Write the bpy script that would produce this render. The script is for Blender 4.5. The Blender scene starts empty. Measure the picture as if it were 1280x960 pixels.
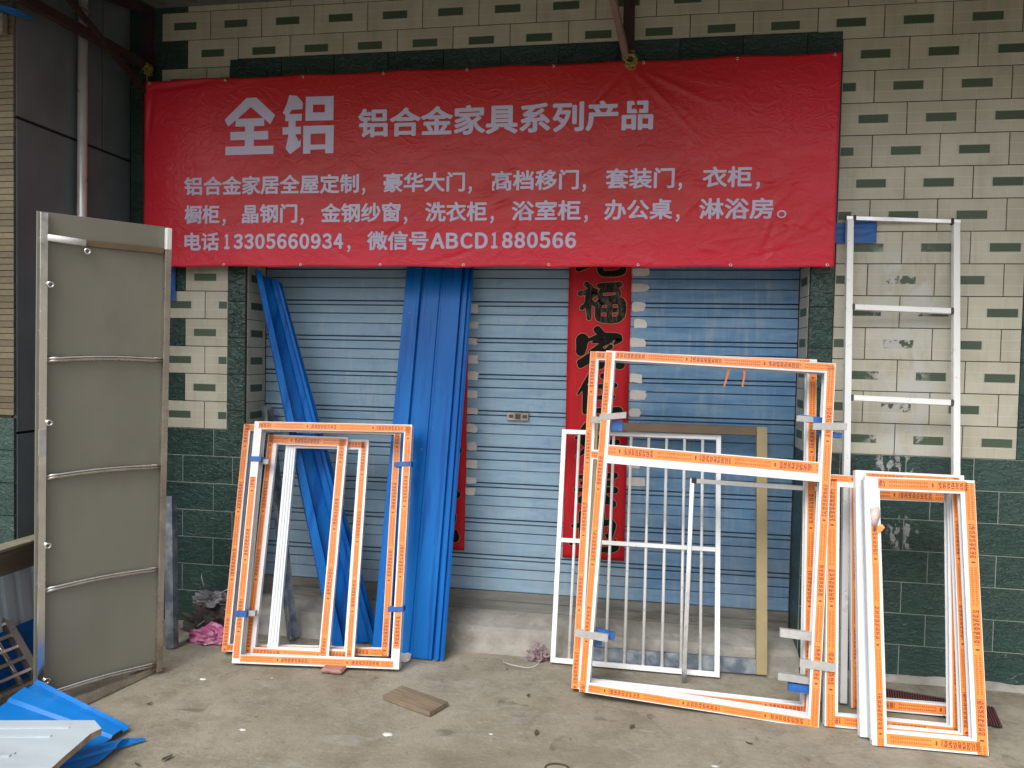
import bpy, bmesh, math, random
from mathutils import Vector, Matrix, noise
random.seed(7)
R = math.radians
SC = bpy.context.scene
COL = SC.collection

# ------------------------------------------------------------------ camera
cam = bpy.data.cameras.new('camera'); camo = bpy.data.objects.new('camera', cam); COL.objects.link(camo)
SC.camera = camo
YAW, PIT, ROL = .1634, -.0345, .0210
fwd = Vector((-math.sin(YAW)*math.cos(PIT), math.cos(YAW)*math.cos(PIT), math.sin(PIT)))
rt = Vector((math.cos(YAW), math.sin(YAW), 0)); up = rt.cross(fwd)
r2 = rt*math.cos(ROL)+up*math.sin(ROL); u2 = -rt*math.sin(ROL)+up*math.cos(ROL)
mw = Matrix((r2, u2, -fwd)).transposed().to_4x4(); mw.translation = (-1.0757, -3.8896, 1.515)
camo.matrix_world = mw
cam.sensor_width = 36; cam.lens = 950/1280*36; cam.clip_start = .05; cam.clip_end = 400

# ------------------------------------------------------------------ light
SUN_EL, SUN_AZ = R(50), R(200)      # overcast: soft light from the open street side
world = bpy.data.worlds.new('World'); SC.world = world; world.use_nodes = True
wn = world.node_tree; wn.nodes.clear()
sky = wn.nodes.new('ShaderNodeTexSky'); sky.sky_type = 'NISHITA'; sky.sun_disc = False
sky.sun_elevation = SUN_EL; sky.sun_rotation = SUN_AZ; sky.dust_density = 4; sky.ozone_density = 1; sky.air_density = 1
hs = wn.nodes.new('ShaderNodeHueSaturation'); hs.inputs['Saturation'].default_value = .12
bg = wn.nodes.new('ShaderNodeBackground'); bg.inputs['Strength'].default_value = .15
wo = wn.nodes.new('ShaderNodeOutputWorld')
wn.links.new(sky.outputs[0], hs.inputs['Color']); wn.links.new(hs.outputs[0], bg.inputs['Color']); wn.links.new(bg.outputs[0], wo.inputs['Surface'])
sun = bpy.data.lights.new('sun', 'SUN'); suno = bpy.data.objects.new('sun', sun); COL.objects.link(suno)
sun.energy = 1.3; sun.angle = R(35); sun.color = (1, .97, .92)
d = Vector((math.sin(SUN_AZ)*math.cos(SUN_EL), math.cos(SUN_AZ)*math.cos(SUN_EL), math.sin(SUN_EL)))
suno.rotation_euler = d.to_track_quat('Z', 'Y').to_euler()
SC.view_settings.view_transform = 'Standard'; SC.view_settings.look = 'None'
SC.view_settings.exposure = 0.48; SC.view_settings.gamma = 1.0; SC.view_settings.use_curve_mapping = False

# ------------------------------------------------------------------ material tools
class NT:
    def __init__(s, name):
        m = bpy.data.materials.new(name); m.use_nodes = True; s.m = m; s.t = m.node_tree; s.t.nodes.clear()
        s.o = s.t.nodes.new('ShaderNodeOutputMaterial'); s.b = s.t.nodes.new('ShaderNodeBsdfPrincipled')
        s.t.links.new(s.b.outputs[0], s.o.inputs[0]); s.tc = s.t.nodes.new('ShaderNodeTexCoord')
        s.geo = None
    def link(s, a, b): s.t.links.new(a, b)
    def pos(s):
        if not s.geo: s.geo = s.t.nodes.new('ShaderNodeNewGeometry')
        return s.geo.outputs['Position']
    def obj(s): return s.tc.outputs['Object']
    def uv(s): return s.tc.outputs['UV']
    def put(s, sock, v):
        if isinstance(v, bpy.types.NodeSocket): s.link(v, sock)
        elif v is not None:
            if isinstance(v, (tuple, list)) and len(v) == 3 and sock.type == 'RGBA': v = (*v, 1)
            sock.default_value = v
    def math(s, op, a, b=None, c=None, clamp=False):
        n = s.t.nodes.new('ShaderNodeMath'); n.operation = op; n.use_clamp = clamp
        for i, v in enumerate((a, b, c)):
            if v is not None: s.put(n.inputs[i], v)
        return n.outputs[0]
    def mix(s, f, a, b, mode='MIX'):
        n = s.t.nodes.new('ShaderNodeMix'); n.data_type = 'RGBA'; n.blend_type = mode
        s.put(n.inputs['Factor'], f); s.put(n.inputs['A'], a); s.put(n.inputs['B'], b)
        return n.outputs['Result']
    def scale(s, v, sc):
        n = s.t.nodes.new('ShaderNodeMapping'); n.vector_type = 'POINT'; s.link(v, n.inputs[0]); n.inputs['Scale'].default_value = sc
        return n.outputs[0]
    def noise(s, v, sc, det=4, rough=.55, dist=0):
        n = s.t.nodes.new('ShaderNodeTexNoise'); s.link(v, n.inputs['Vector'])
        n.inputs['Scale'].default_value = sc; n.inputs['Detail'].default_value = det
        n.inputs['Roughness'].default_value = rough; n.inputs['Distortion'].default_value = dist
        return n.outputs[0]
    def ramp(s, v, a, b, x=0., y=1.):
        n = s.t.nodes.new('ShaderNodeMapRange'); s.put(n.inputs[0], v)
        n.inputs[1].default_value = a; n.inputs[2].default_value = b; n.inputs[3].default_value = x; n.inputs[4].default_value = y
        return n.outputs[0]
    def sep(s, v):
        n = s.t.nodes.new('ShaderNodeSeparateXYZ'); s.link(v, n.inputs[0]); return n.outputs
    def comb(s, x, y, z=0.):
        n = s.t.nodes.new('ShaderNodeCombineXYZ')
        for i, v in enumerate((x, y, z)): s.put(n.inputs[i], v)
        return n.outputs[0]
    def rand(s):
        n = s.t.nodes.new('ShaderNodeObjectInfo'); return n.outputs['Random']
    def bump(s, h, strength=.3, dist=.01):
        n = s.t.nodes.new('ShaderNodeBump'); n.inputs['Strength'].default_value = strength; n.inputs['Distance'].default_value = dist
        s.link(h, n.inputs['Height']); s.link(n.outputs[0], s.b.inputs['Normal'])
    def fin(s, col, rough=.5, metal=0., spec=None, coat=None):
        s.put(s.b.inputs['Base Color'], col); s.put(s.b.inputs['Roughness'], rough); s.b.inputs['Metallic'].default_value = metal
        if spec is not None: s.b.inputs['Specular IOR Level'].default_value = spec
        if coat is not None: s.b.inputs['Coat Weight'].default_value = coat; s.b.inputs['Coat Roughness'].default_value = .15
        return s.m

def worn(name, c, var=.12, rough=.5, metal=0., sc=6., dirt=None, dirtamt=.35, bump=.15, bsc=60., stretch=(1, 1, 1), bdist=.002, objvar=.08, spec=None, thr=(.52, .7)):
    n = NT(name); p = n.scale(n.obj(), stretch)
    a = n.noise(p, sc, 5); k = n.ramp(a, .3, .7, 1-var, 1+var)
    col = n.mix(1., c, n.comb(k, k, k), 'MULTIPLY')
    if objvar:
        r = n.ramp(n.rand(), 0, 1, 1-objvar, 1+objvar); col = n.mix(1., col, n.comb(r, r, r), 'MULTIPLY')
    if dirt:
        dn = n.ramp(n.noise(p, sc*.45, 6, .65), thr[0], thr[1]); col = n.mix(n.math('MULTIPLY', dn, dirtamt), col, dirt)
    n.bump(n.noise(p, bsc, 4), bump, bdist)
    rr = n.ramp(n.noise(p, sc*2, 3), .3, .7, max(.03, rough-.08), rough+.1)
    return n.fin(col, rr, metal, spec)

M = {}
# ground
n = NT('concrete_ground'); p = n.pos()
big = n.noise(p, 1.1, 6, .6, .3); mid = n.noise(p, 5, 7, .65); fine = n.noise(p, 70, 5, .7); fl = n.noise(n.scale(p, (1, 2.6, 1)), 3.3, 6, .7, 1.2)
c = n.mix(n.ramp(big, .35, .65), (.240, .213, .160), (.320, .292, .232))
c = n.mix(n.ramp(mid, .45, .7, 0, .6), c, (.125, .105, .075)); c = n.mix(n.ramp(n.noise(n.scale(p, (1, 1.8, 1)), 17, 6, .7, .8), .52, .68, 0, .4), c, (.36, .34, .29)); c = n.mix(n.ramp(n.noise(p, 26, 5, .7, .4), .58, .70, 0, .45), c, (.10, .085, .06))
c = n.mix(n.ramp(fl, .56, .68, 0, .45), c, (.34, .335, .31))
c = n.mix(n.ramp(fine, .5, .75, 0, .3), c, (.09, .08, .065))
sp = n.noise(p, 38, 2, .4); c = n.mix(n.ramp(sp, .78, .81, 0, .4), c, (.55, .55, .52))
st = n.noise(p, 9, 3, .4, .8); c = n.mix(n.ramp(st, .68, .74, 0, .5), c, (.07, .06, .05))
vo = n.t.nodes.new('ShaderNodeTexVoronoi'); vo.feature = 'DISTANCE_TO_EDGE'; vo.inputs['Scale'].default_value = .8
n.link(n.mix(.22, p, n.t.nodes.new('ShaderNodeTexNoise').outputs[1]), vo.inputs['Vector'])
ck = n.ramp(vo.outputs['Distance'], .0, .006, 1, 0)
c = n.mix(n.math('MULTIPLY', ck, .10), c, (.06, .05, .04))
sc2 = n.ramp(n.noise(n.scale(p, (1, 5, 1)), 8, 6, .75, 1.5), .60, .68, 0, .5); c = n.mix(sc2, c, (.40, .39, .36))
c = n.mix(n.ramp(n.noise(p, 2.1, 5, .6, .6), .54, .66, 0, .4), c, (.15, .125, .085))
n.bump(n.math('SUBTRACT', n.math('ADD', n.math('MULTIPLY', mid, .6), n.math('MULTIPLY', fine, .35)), n.math('MULTIPLY', ck, .05)), .8, .014)
M['ground'] = n.fin(c, n.ramp(mid, .3, .7, .75, .95), 0, .3)
# sill concrete
n = NT('sill_concrete'); p = n.pos(); a = n.noise(p, 4, 6, .65, .4); b = n.noise(p, 40, 5, .7)
z = n.sep(p)[2]
c = n.mix(n.ramp(a, .35, .65), (.20, .185, .16), (.35, .335, .30)); c = n.mix(n.ramp(b, .55, .8, 0, .35), c, (.08, .075, .07))
c = n.mix(n.ramp(n.noise(p, 9, 4, .5), .62, .72, 0, .6), c, (.42, .41, .39))
n.bump(n.math('ADD', a, n.math('MULTIPLY', b, .4)), .5, .01); M['sill'] = n.fin(c, .9, 0, .25)

# cream tile with printed fine lines; object origin = centre of the full tile, X across, Z up
def cream(name):
    n = NT(name); o = n.sep(n.obj()); P = n.pos(); w = n.sep(P)
    c = n.mix(n.ramp(n.noise(P, 5, 5), .35, .65), (.45, .428, .338), (.54, .518, .422))
    r = n.rand(); c = n.mix(n.ramp(r, .3, 1, 0, .5), c, (.36, .335, .26)); c = n.mix(n.math('MULTIPLY', n.ramp(n.noise(n.scale(P, (5, 1, .5)), 3.5, 5, .65), .5, .72), .35), c, (.27, .25, .19))
    az = n.math('ABSOLUTE', o[2]); l1 = n.math('LESS_THAN', n.math('ABSOLUTE', n.math('SUBTRACT', az, .026)), .0011)
    l2 = n.math('LESS_THAN', n.math('ABSOLUTE', o[0]), .0009)
    ln = n.math('MAXIMUM', n.math('MULTIPLY', l1, .62), n.math('MULTIPLY', l2, .5))
    fx = n.math('LESS_THAN', n.math('ABSOLUTE', o[0]), .074); fz = n.math('LESS_THAN', az, .0255)
    c = n.mix(n.math('MULTIPLY', n.math('MULTIPLY', fx, fz), .55), c, (.40, .42, .36))
    gx = n.math('LESS_THAN', n.math('FRACT', n.math('MULTIPLY', o[0], 160)), .2)
    c = n.mix(n.math('MULTIPLY', gx, .10), c, (.30, .29, .24))
    c = n.mix(ln, c, (.62, .62, .56))
    # grime near joints and old plaster smears on the right-hand wall
    dj = n.ramp(n.noise(P, 14, 5, .7), .55, .8, 0, .35); c = n.mix(dj, c, (.22, .20, .16))
    dx = n.math('ADD', n.math('SUBTRACT', w[0], .19), n.math('MULTIPLY', n.math('SUBTRACT', w[2], 1.6), .03))
    reg = n.math('MULTIPLY', n.ramp(n.math('ABSOLUTE', dx), .07, .20, 1, 0), n.math('MULTIPLY', n.ramp(w[2], 1.0, 1.15), n.ramp(w[2], 2.12, 2.0)))
    sm = n.math('MULTIPLY', n.ramp(n.noise(n.scale(P, (1, 1, .45)), 11, 6, .6, .6), .42, .54, 0, .95), reg, clamp=True)
    c = n.mix(sm, c, (.50, .495, .47))
    n.bump(n.math('ADD', n.math('MULTIPLY', ln, -.6), n.math('MULTIPLY', n.noise(P, 50, 3), .4)), .35, .002)
    return n.fin(c, .38, 0, .4)
M['cream'] = cream('cream_tile')
n = NT('green_inset'); P = n.pos(); o = n.sep(n.obj())
hx = n.math('LESS_THAN', n.math('FRACT', n.math('MULTIPLY', o[0], 190)), .35); hz = n.math('LESS_THAN', n.math('FRACT', n.math('MULTIPLY', o[2], 130)), .35)
c = n.mix(n.ramp(n.rand(), 0, 1), (.032, .060, .036), (.055, .082, .050)); c = n.mix(n.math('MULTIPLY', n.math('MAXIMUM', hx, hz), .55), c, (.115, .15, .10))
w = n.sep(P); reg = n.math('MULTIPLY', n.ramp(n.math('ABSOLUTE', n.math('SUBTRACT', w[0], .15)), .08, .15, 1, 0), n.ramp(w[2], 2.10, 2.04))
c = n.mix(n.math('MULTIPLY', n.ramp(n.noise(P, 22, 4), .47, .52), reg), c, (.45, .445, .42))
M['inset'] = n.fin(c, .5, 0, .4)
# green carved tile
n = NT('green_tile'); P = n.pos(); r = n.rand()
off = n.comb(n.math('MULTIPLY', r, 9.), 0., n.math('MULTIPLY', r, 5.)); vm = n.t.nodes.new('ShaderNodeVectorMath'); n.link(n.obj(), vm.inputs[0]); n.link(off, vm.inputs[1])
q = n.scale(vm.outputs[0], (1, 1, 2.0))
a = n.noise(q, 13, 3, .5, 1.6); rid = n.math('ABSOLUTE', n.math('SUBTRACT', a, .5)); rg = n.ramp(rid, 0, .035, 1, 0)
c = n.mix(n.ramp(r, 0, 1), (.019, .050, .043), (.035, .072, .062)); c = n.mix(n.ramp(n.noise(P, 6, 5), .4, .7, 0, .5), c, (.035, .060, .052))
c = n.mix(n.math('MAXIMUM', n.math('MULTIPLY', rg, .18), n.math('MULTIPLY', n.ramp(n.noise(q, 22, 3, .6, 1), .55, .75), .25)), c, (.10, .14, .125))
c = n.mix(n.ramp(n.noise(P, 120, 2), .72, .76, 0, .5), c, (.3, .32, .3))
w = n.sep(P)
def blob(cx, cz, rx, rz):
    dx = n.math('DIVIDE', n.math('SUBTRACT', w[0], cx), rx); dz = n.math('DIVIDE', n.math('SUBTRACT', w[2], cz), rz)
    return n.ramp(n.math('ADD', n.math('MULTIPLY', dx, dx), n.math('MULTIPLY', dz, dz)), .5, 1.1, 1, 0)
bl = n.math('MAXIMUM', n.math('MAXIMUM', blob(.20, .71, .075, .09), blob(.11, 1.02, .05, .09)), blob(.19, 1.03, .05, .07))
sm = n.math('MULTIPLY', bl, n.ramp(n.noise(n.scale(P, (1.6, 1, .7)), 24, 4, .5, .5), .5, .54)); c = n.mix(n.math('MULTIPLY', sm, .85), c, (.40, .41, .385))
n.bump(n.math('ADD', n.math('MULTIPLY', rg, .6), n.noise(q, 26, 3, .5, 1.)), .8, .008)
M['green'] = n.fin(c, .34, 0, .45)
M['grout_dark'] = worn('dark_joint', (.055, .042, .038), rough=.9)
M['grout_light'] = worn('pale_joint', (.26, .29, .27), rough=.9)
# slate-grey cladding
n = NT('grey_cladding'); P = n.pos(); a = n.noise(P, 2.2, 6, .6); c = n.mix(n.ramp(a, .3, .7), (.092, .118, .128), (.145, .175, .188))
c = n.mix(n.ramp(n.noise(n.scale(P, (1, 1, .3)), 7, 5), .55, .8, 0, .4), c, (.20, .21, .205)); n.bump(n.noise(P, 120, 3), .15, .002)
M['cladding'] = n.fin(c, n.ramp(a, .3, .7, .36, .6), 0, .5)
M['black_gap'] = worn('dark_recess', (.012, .012, .012), rough=.9)
M['mortar'] = worn('tan_mortar', (.085, .07, .045), rough=.9)
M['tan_brick'] = worn('tan_brick', (.120, .100, .062), .25, .8, sc=12, dirt=(.12, .09, .06), objvar=.25)
# shutter
n = NT('shutter_paint'); P = n.pos(); w = n.sep(P)
st = n.noise(n.scale(P, (1, 1, 6)), 4, 6, .65); vs = n.noise(n.scale(P, (9, 1, 1.1)), 3, 5, .6)
c = n.mix(n.ramp(st, .3, .7), (.185, .305, .430), (.285, .415, .525))
rich = n.ramp(n.math('ADD', w[0], n.math('MULTIPLY', n.math('SUBTRACT', vs, .5), .3)), -1.15, -.98, 0, 1)
c = n.mix(rich, c, n.mix(n.ramp(st, .3, .7), (.075, .195, .375), (.180, .320, .480)))
leftp = n.ramp(w[0], -2.3, -2.55, 0, .5); c = n.mix(leftp, c, (.17, .265, .35))
c = n.mix(n.ramp(vs, .52, .75, 0, .45), c, (.36, .41, .43)); c = n.mix(n.ramp(n.noise(P, 7, 6, .7), .56, .72, 0, .5), c, (.09, .19, .33))
low = n.ramp(w[2], .9, .15, 0, .35); c = n.mix(n.math('MULTIPLY', low, n.ramp(n.noise(P, 6, 5), .35, .6)), c, (.30, .32, .32))
c = n.mix(n.ramp(n.noise(P, 34, 4, .7), .62, .8, 0, .4), c, (.40, .38, .34))
lz = n.sep(n.obj())[2]
def gv(z0, w_): return n.ramp(n.math('ABSOLUTE', n.math('SUBTRACT', lz, z0)), w_, w_*2.2, 1, 0)
gg = n.math('MAXIMUM', n.math('MAXIMUM', gv(.0735, .0014), gv(.128, .0018)), n.math('MAXIMUM', gv(.176, .0022), n.math('MAXIMUM', gv(.1985, .0022), gv(.001, .002))))
c = n.mix(n.math('MULTIPLY', gg, .8), c, (.035, .065, .11))  # deepens the slat grooves: their shade drawn as dark lines in the colour
n.bump(n.noise(n.scale(P, (1, 1, 2)), 30, 4), .15, .003); M['shutter'] = n.fin(c, .5, .0, .4)
M['shutter_rail'] = worn('weathered_bottom_rail', (.17, .17, .155), .25, .6, sc=5, dirt=(.07, .05, .035), dirtamt=.6, stretch=(1, 1, 4))
# banner vinyl
n = NT('red_vinyl'); P = n.obj(); w = n.sep(n.pos()); a = n.noise(P, 1.3, 3)
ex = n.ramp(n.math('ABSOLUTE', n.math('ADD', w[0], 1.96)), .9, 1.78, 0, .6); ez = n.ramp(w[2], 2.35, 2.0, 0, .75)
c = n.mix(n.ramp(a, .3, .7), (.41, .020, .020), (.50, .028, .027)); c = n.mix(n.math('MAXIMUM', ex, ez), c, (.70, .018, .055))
n.bump(n.math('ABSOLUTE', n.math('SUBTRACT', n.noise(n.scale(P, (1, 1, 1.6)), 9, 5, .6, 1.2), .5)), .5, .012); M['vinyl'] = n.fin(c, .27, 0, .30)
M['lilac'] = worn('lilac_print', (.50, .47, .64), .05, .4, sc=3, objvar=0, bump=.05)
# couplet paper
n = NT('red_paper'); P = n.obj(); c = n.mix(n.ramp(n.noise(P, 5, 4), .3, .7), (.42, .010, .018), (.55, .016, .024))
c = n.mix(n.ramp(n.noise(n.scale(P, (6, 1, .8)), 6, 4), .6, .8, 0, .4), c, (.55, .10, .10)); n.bump(n.noise(n.scale(P, (3, 1, .7)), 7, 4), .4, .006); M['paper'] = n.fin(c, .55, 0, .2)
n = NT('ink'); P = n.obj(); c = n.mix(n.ramp(n.noise(n.scale(P, (6, 1, 1.5)), 9, 5, .7, 1), .55, .75, 0, .4), (.010, .009, .008), (.09, .07, .05)); M['ink'] = n.fin(c, .75, 0, .12)
n = NT('faded_ink'); P = n.obj(); c = n.mix(n.ramp(n.noise(n.scale(P, (9, 1, 2.2)), 6, 5, .7, .9), .48, .66, 0, .7), (.018, .016, .013), (.16, .13, .11)); M['ink_faded'] = n.fin(c, .8, 0, .12)
M['ink_edge'] = worn('gold_outline', (.42, .20, .09), objvar=0)
M['scrap'] = worn('paper_remnant', (.62, .58, .55), .15, .85, sc=20, dirt=(.35, .32, .3))
# metals and plastics
M['white_alu'] = worn('white_powder_coat', (.74, .755, .78), .04, .3, sc=4, dirt=(.5, .5, .48), dirtamt=.2, bump=.03, objvar=.03)
M['grey_alu'] = worn('bluish_profile', (.50, .56, .62), .06, .35, sc=4, bump=.03)
M['steel'] = worn('polished_steel', (.80, .79, .78), .08, .20, 1., sc=8, dirt=(.4, .36, .32), dirtamt=.3, bump=.05, bsc=20, objvar=.03)
M['steel_white'] = worn('bright_steel_tube', (.84, .84, .83), .04, .32, .15, sc=8, bump=.02, bsc=25, objvar=.02)
M['steel_brown'] = worn('tube_under_film', (.42, .38, .33), .2, .28, .8, sc=7, dirt=(.15, .11, .09), dirtamt=.5)
M['pipe_steel'] = worn('satin_steel_pipe', (.75, .75, .74), .1, .34, .55, sc=6, bump=.03)
M['weld'] = worn('burnt_weld', (.10, .08, .07), .3, .6, .6)
M['gold'] = worn('olive_gold_profile', (.36, .29, .155), .08, .42, .25, sc=5, dirt=(.2, .16, .09))
M['gold_dark'] = worn('brown_profile', (.17, .115, .065), .15, .45, .2, sc=5, dirt=(.08, .05, .03))
n = NT('galvanised'); c = n.mix(n.ramp(n.noise(n.obj(), 14, 5), .4, .6), (.12, .15, .19), (.30, .33, .36)); M['galv'] = n.fin(c, .45, .5)
n = NT('blue_sheet_paint'); P = n.obj(); a = n.noise(n.scale(P, (2.5, 1, .35)), 3, 4, .5)
c = n.mix(n.ramp(a, .35, .65), (.003, .095, .36), (.007, .145, .47)); c = n.mix(n.ramp(n.noise(n.scale(P, (9, 1, .5)), 3.2, 4), .55, .63, 0, .55), c, (.002, .045, .24))
c = n.mix(n.ramp(n.noise(P, 60, 3), .7, .76, 0, .5), c, (.25, .32, .42)); n.bump(n.noise(P, 40, 2), .03, .002); M['blue'] = n.fin(c, n.ramp(a, .3, .7, .22, .40), 0, .16)
M['blue_lit'] = worn('lit_blue_sheet', (.006, .17, .54), .15, .36, sc=5, dirt=(.25, .27, .28), dirtamt=.3, spec=.3, bump=.08, bsc=50)  # lit copy of the blue sheet paint: stronger light put into the colour
M['blue_tape'] = worn('blue_tape', (.015, .10, .36), .2, .4, sc=30)
M['grey_tape'] = worn('grey_tape', (.40, .40, .38), .1, .5, sc=30, bump=.4)
M['panel_white'] = worn('pale_sheet_metal', (.46, .53, .58), .06, .35, sc=3, dirt=(.28, .29, .28), dirtamt=.5, stretch=(1, 3, 1))
M['foam'] = worn('broken_foam_edge', (.36, .25, .16), .3, .95, sc=30, bump=.8, bsc=80)
M['board'] = worn('taupe_board', (.190, .183, .148), .10, .5, sc=2.5, dirt=(.12, .11, .085), dirtamt=.5, bump=.12, bsc=5, bdist=.02, stretch=(1, 1, .6))
M['wood'] = worn('old_wood', (.20, .15, .10), .3, .85, sc=8, dirt=(.06, .05, .04), dirtamt=.7, stretch=(1, 7, 7), bump=.6, bsc=25, bdist=.004)
M['beam_wood'] = worn('stained_timber', (.10, .072, .045), .3, .85, sc=6, dirt=(.03, .025, .02), dirtamt=.7, stretch=(5, 1, 5), bump=.5, bsc=20)
M['beam_top'] = worn('timber_top', (.20, .18, .125), .3, .9, sc=14, dirt=(.08, .07, .04), dirtamt=.7)
M['rust'] = worn('rusty_steel', (.036, .019, .015), .35, .75, .2, sc=9, dirt=(.02, .012, .01), dirtamt=.7, bump=.5)
M['pink_bar'] = worn('primer_steel', (.16, .10, .085), .25, .7, .1, sc=12, dirt=(.06, .04, .03))
M['rope'] = worn('yellow_cord', (.26, .20, .05), .3, .9, sc=60, bump=1, bsc=200)
M['roof'] = worn('roof_sheet', (.10, .10, .095), .2, .6, sc=4)
M['soffit'] = worn('soffit_paint', (.14, .15, .135), .15, .8, sc=3)
M['purple'] = worn('magenta_film', (.36, .085, .20), .3, .3, sc=14, dirt=(.55, .35, .42), dirtamt=.6, bump=.6, bsc=40, bdist=.01)
M['grey_cloth'] = worn('grey_film', (.20, .19, .21), .4, .5, sc=16, bump=.8, bsc=40, bdist=.01)
M['dark_trash'] = worn('dark_rubbish', (.045, .038, .034), .6, .8, sc=20, dirt=(.2, .1, .07), bump=1, bsc=30, bdist=.01)
M['rag'] = worn('mauve_rag', (.26, .20, .21), .5, .9, sc=30, dirt=(.12, .04, .06), dirtamt=.9, bump=1, bsc=60, bdist=.01)
M['brick'] = worn('pink_brick', (.33, .17, .145), .2, .9, sc=18, bump=.8, bsc=60, bdist=.004)
M['mat'] = worn('red_grating', (.13, .035, .035), .3, .6, sc=20)
M['dry'] = worn('dry_debris', (.07, .055, .035), .5, .9, sc=30, objvar=.4)
M['white_chip'] = worn('white_chip', (.6, .6, .57), .1, .8, sc=30)
M['peel'] = worn('peeled_film', (.62, .48, .45), .15, .45, sc=30)
M['wire'] = worn('white_wire', (.5, .5, .5), .1, .4)
# orange protective tape with printed marks; UV in metres (u along), v 0..1
n = NT('orange_print_tape'); uv = n.sep(n.uv()); U, V = uv[0], uv[1]
rr = n.rand(); U2 = n.math('ADD', U, n.math('MULTIPLY', rr, 3.3))
t = n.math('FRACT', n.math('DIVIDE', U2, .34))
cell = n.math('FRACT', n.math('DIVIDE', U2, .0165)); cm = n.math('LESS_THAN', n.math('ABSOLUTE', n.math('SUBTRACT', cell, .5)), .40)
va = n.math('ABSOLUTE', n.math('SUBTRACT', V, .5))
g1 = n.math('GREATER_THAN', n.noise(n.comb(n.math('MULTIPLY', U2, 330), n.math('MULTIPLY', V, 7.)), 1., 2, .5), .47)
big = n.math('MULTIPLY', n.math('MULTIPLY', g1, cm), n.math('MULTIPLY', n.math('LESS_THAN', t, .40), n.math('LESS_THAN', va, .33)))
cell2 = n.math('FRACT', n.math('DIVIDE', U2, .0085)); cm2 = n.math('LESS_THAN', cell2, .72)
row = n.math('LESS_THAN', n.math('ABSOLUTE', n.math('SUBTRACT', va, .19)), .11)
g2 = n.math('GREATER_THAN', n.noise(n.comb(n.math('MULTIPLY', U2, 520), n.math('MULTIPLY', V, 14)), 1., 2, .5), .48)
sm = n.math('MULTIPLY', n.math('MULTIPLY', n.math('MULTIPLY', g2, cm2), row), n.math('MULTIPLY', n.math('GREATER_THAN', t, .45), n.math('LESS_THAN', t, .90)))
dot = n.math('MULTIPLY', n.math('LESS_THAN', n.math('ABSOLUTE', n.math('SUBTRACT', t, .95)), .010), n.math('LESS_THAN', va, .2))
c = n.mix(n.ramp(n.noise(n.obj(), 7, 4), .3, .7), (.84, .225, .035), (.92, .315, .062)); c = n.mix(n.ramp(rr, 0, 1, 0, .3), c, (.80, .28, .12))
c = n.mix(n.math('MULTIPLY', sm, .9), c, (.26, .045, .025)); c = n.mix(n.math('MULTIPLY', n.math('MAXIMUM', big, dot), .9), c, (.17, .022, .025))
n.bump(n.noise(n.obj(), 25, 3), .2, .002); M['tape'] = n.fin(c, .36, 0, .5)

# ------------------------------------------------------------------ object tools
def tag(o, label=None, cat=None, group=None, kind=None):
    if label: o['label'] = label
    if cat: o['category'] = cat
    if group: o['group'] = group
    if kind: o['kind'] = kind
    return o
def empty(name, loc=(0, 0, 0), rot=None, label=None, cat=None, group=None):
    o = bpy.data.objects.new(name, None); COL.objects.link(o); o.location = loc; o.empty_display_size = .05
    if rot is not None: o.rotation_euler = rot.to_euler('XYZ')
    return tag(o, label, cat, group)
def link(name, me, parent=None, loc=None):
    o = bpy.data.objects.new(name, me); COL.objects.link(o)
    if parent is not None: o.parent = parent
    if loc is not None: o.location = loc
    return o
def finish(bm, name, mats, parent=None, smooth=False, loc=None, recalc=True):
    if recalc: bmesh.ops.recalc_face_normals(bm, faces=bm.faces)
    me = bpy.data.meshes.new(name); bm.to_mesh(me); bm.free()
    for m in (mats if isinstance(mats, (list, tuple)) else [mats]): me.materials.append(m)
    if smooth: me.polygons.foreach_set('use_smooth', [True]*len(me.polygons))
    return link(name, me, parent, loc)
def box(bm, lo, hi, mi=0, bev=0.):
    r = bmesh.ops.create_cube(bm, size=1); vs = r['verts']
    for v in vs: v.co = Vector([lo[i]+(v.co[i]+.5)*(hi[i]-lo[i]) for i in range(3)])
    fs = set(f for v in vs for f in v.link_faces)
    for f in fs: f.material_index = mi
    if bev: bmesh.ops.bevel(bm, geom=list({e for f in fs for e in f.edges}), offset=bev, segments=1, affect='EDGES')
    return vs
def sweep(bm, pts, prof, closed=True, mi=0, upv=Vector((0, 0, 1)), cap=True):
    """extrude a 2D profile (list of (a,b)) along pts"""
    rings = []
    for i, p in enumerate(pts):
        p = Vector(p); t = (Vector(pts[min(i+1, len(pts)-1)])-Vector(pts[max(i-1, 0)])).normalized()
        u = upv if abs(t.dot(upv)) < .95 else Vector((1, 0, 0))
        s = t.cross(u).normalized(); w = s.cross(t).normalized()
        rings.append([bm.verts.new(p+s*a+w*b) for a, b in prof])
    k = len(prof)
    for i in range(len(rings)-1):
        for j in range(k if closed else k-1):
            f = bm.faces.new((rings[i][j], rings[i][(j+1) % k], rings[i+1][(j+1) % k], rings[i+1][j])); f.material_index = mi
    if closed and cap:
        for rg in (rings[0], rings[-1]):
            f = bm.faces.new(rg); f.material_index = mi
def circ(r, k=10): return [(r*math.cos(i*2*math.pi/k), r*math.sin(i*2*math.pi/k)) for i in range(k)]
def sq(a, b): return [(-a/2, -b/2), (a/2, -b/2), (a/2, b/2), (-a/2, b/2)]
def tube(name, pts, r, m, parent=None, k=10, prof=None, upv=Vector((0, 0, 1))):
    bm = bmesh.new(); sweep(bm, pts, prof or circ(r, k), upv=upv); o = finish(bm, name, m, parent, smooth=prof is None)
    return o
def RM(th, ph, rh): return Matrix.Rotation(R(th), 3, 'Z') @ Matrix.Rotation(R(ph), 3, 'X') @ Matrix.Rotation(R(rh), 3, 'Y')
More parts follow.
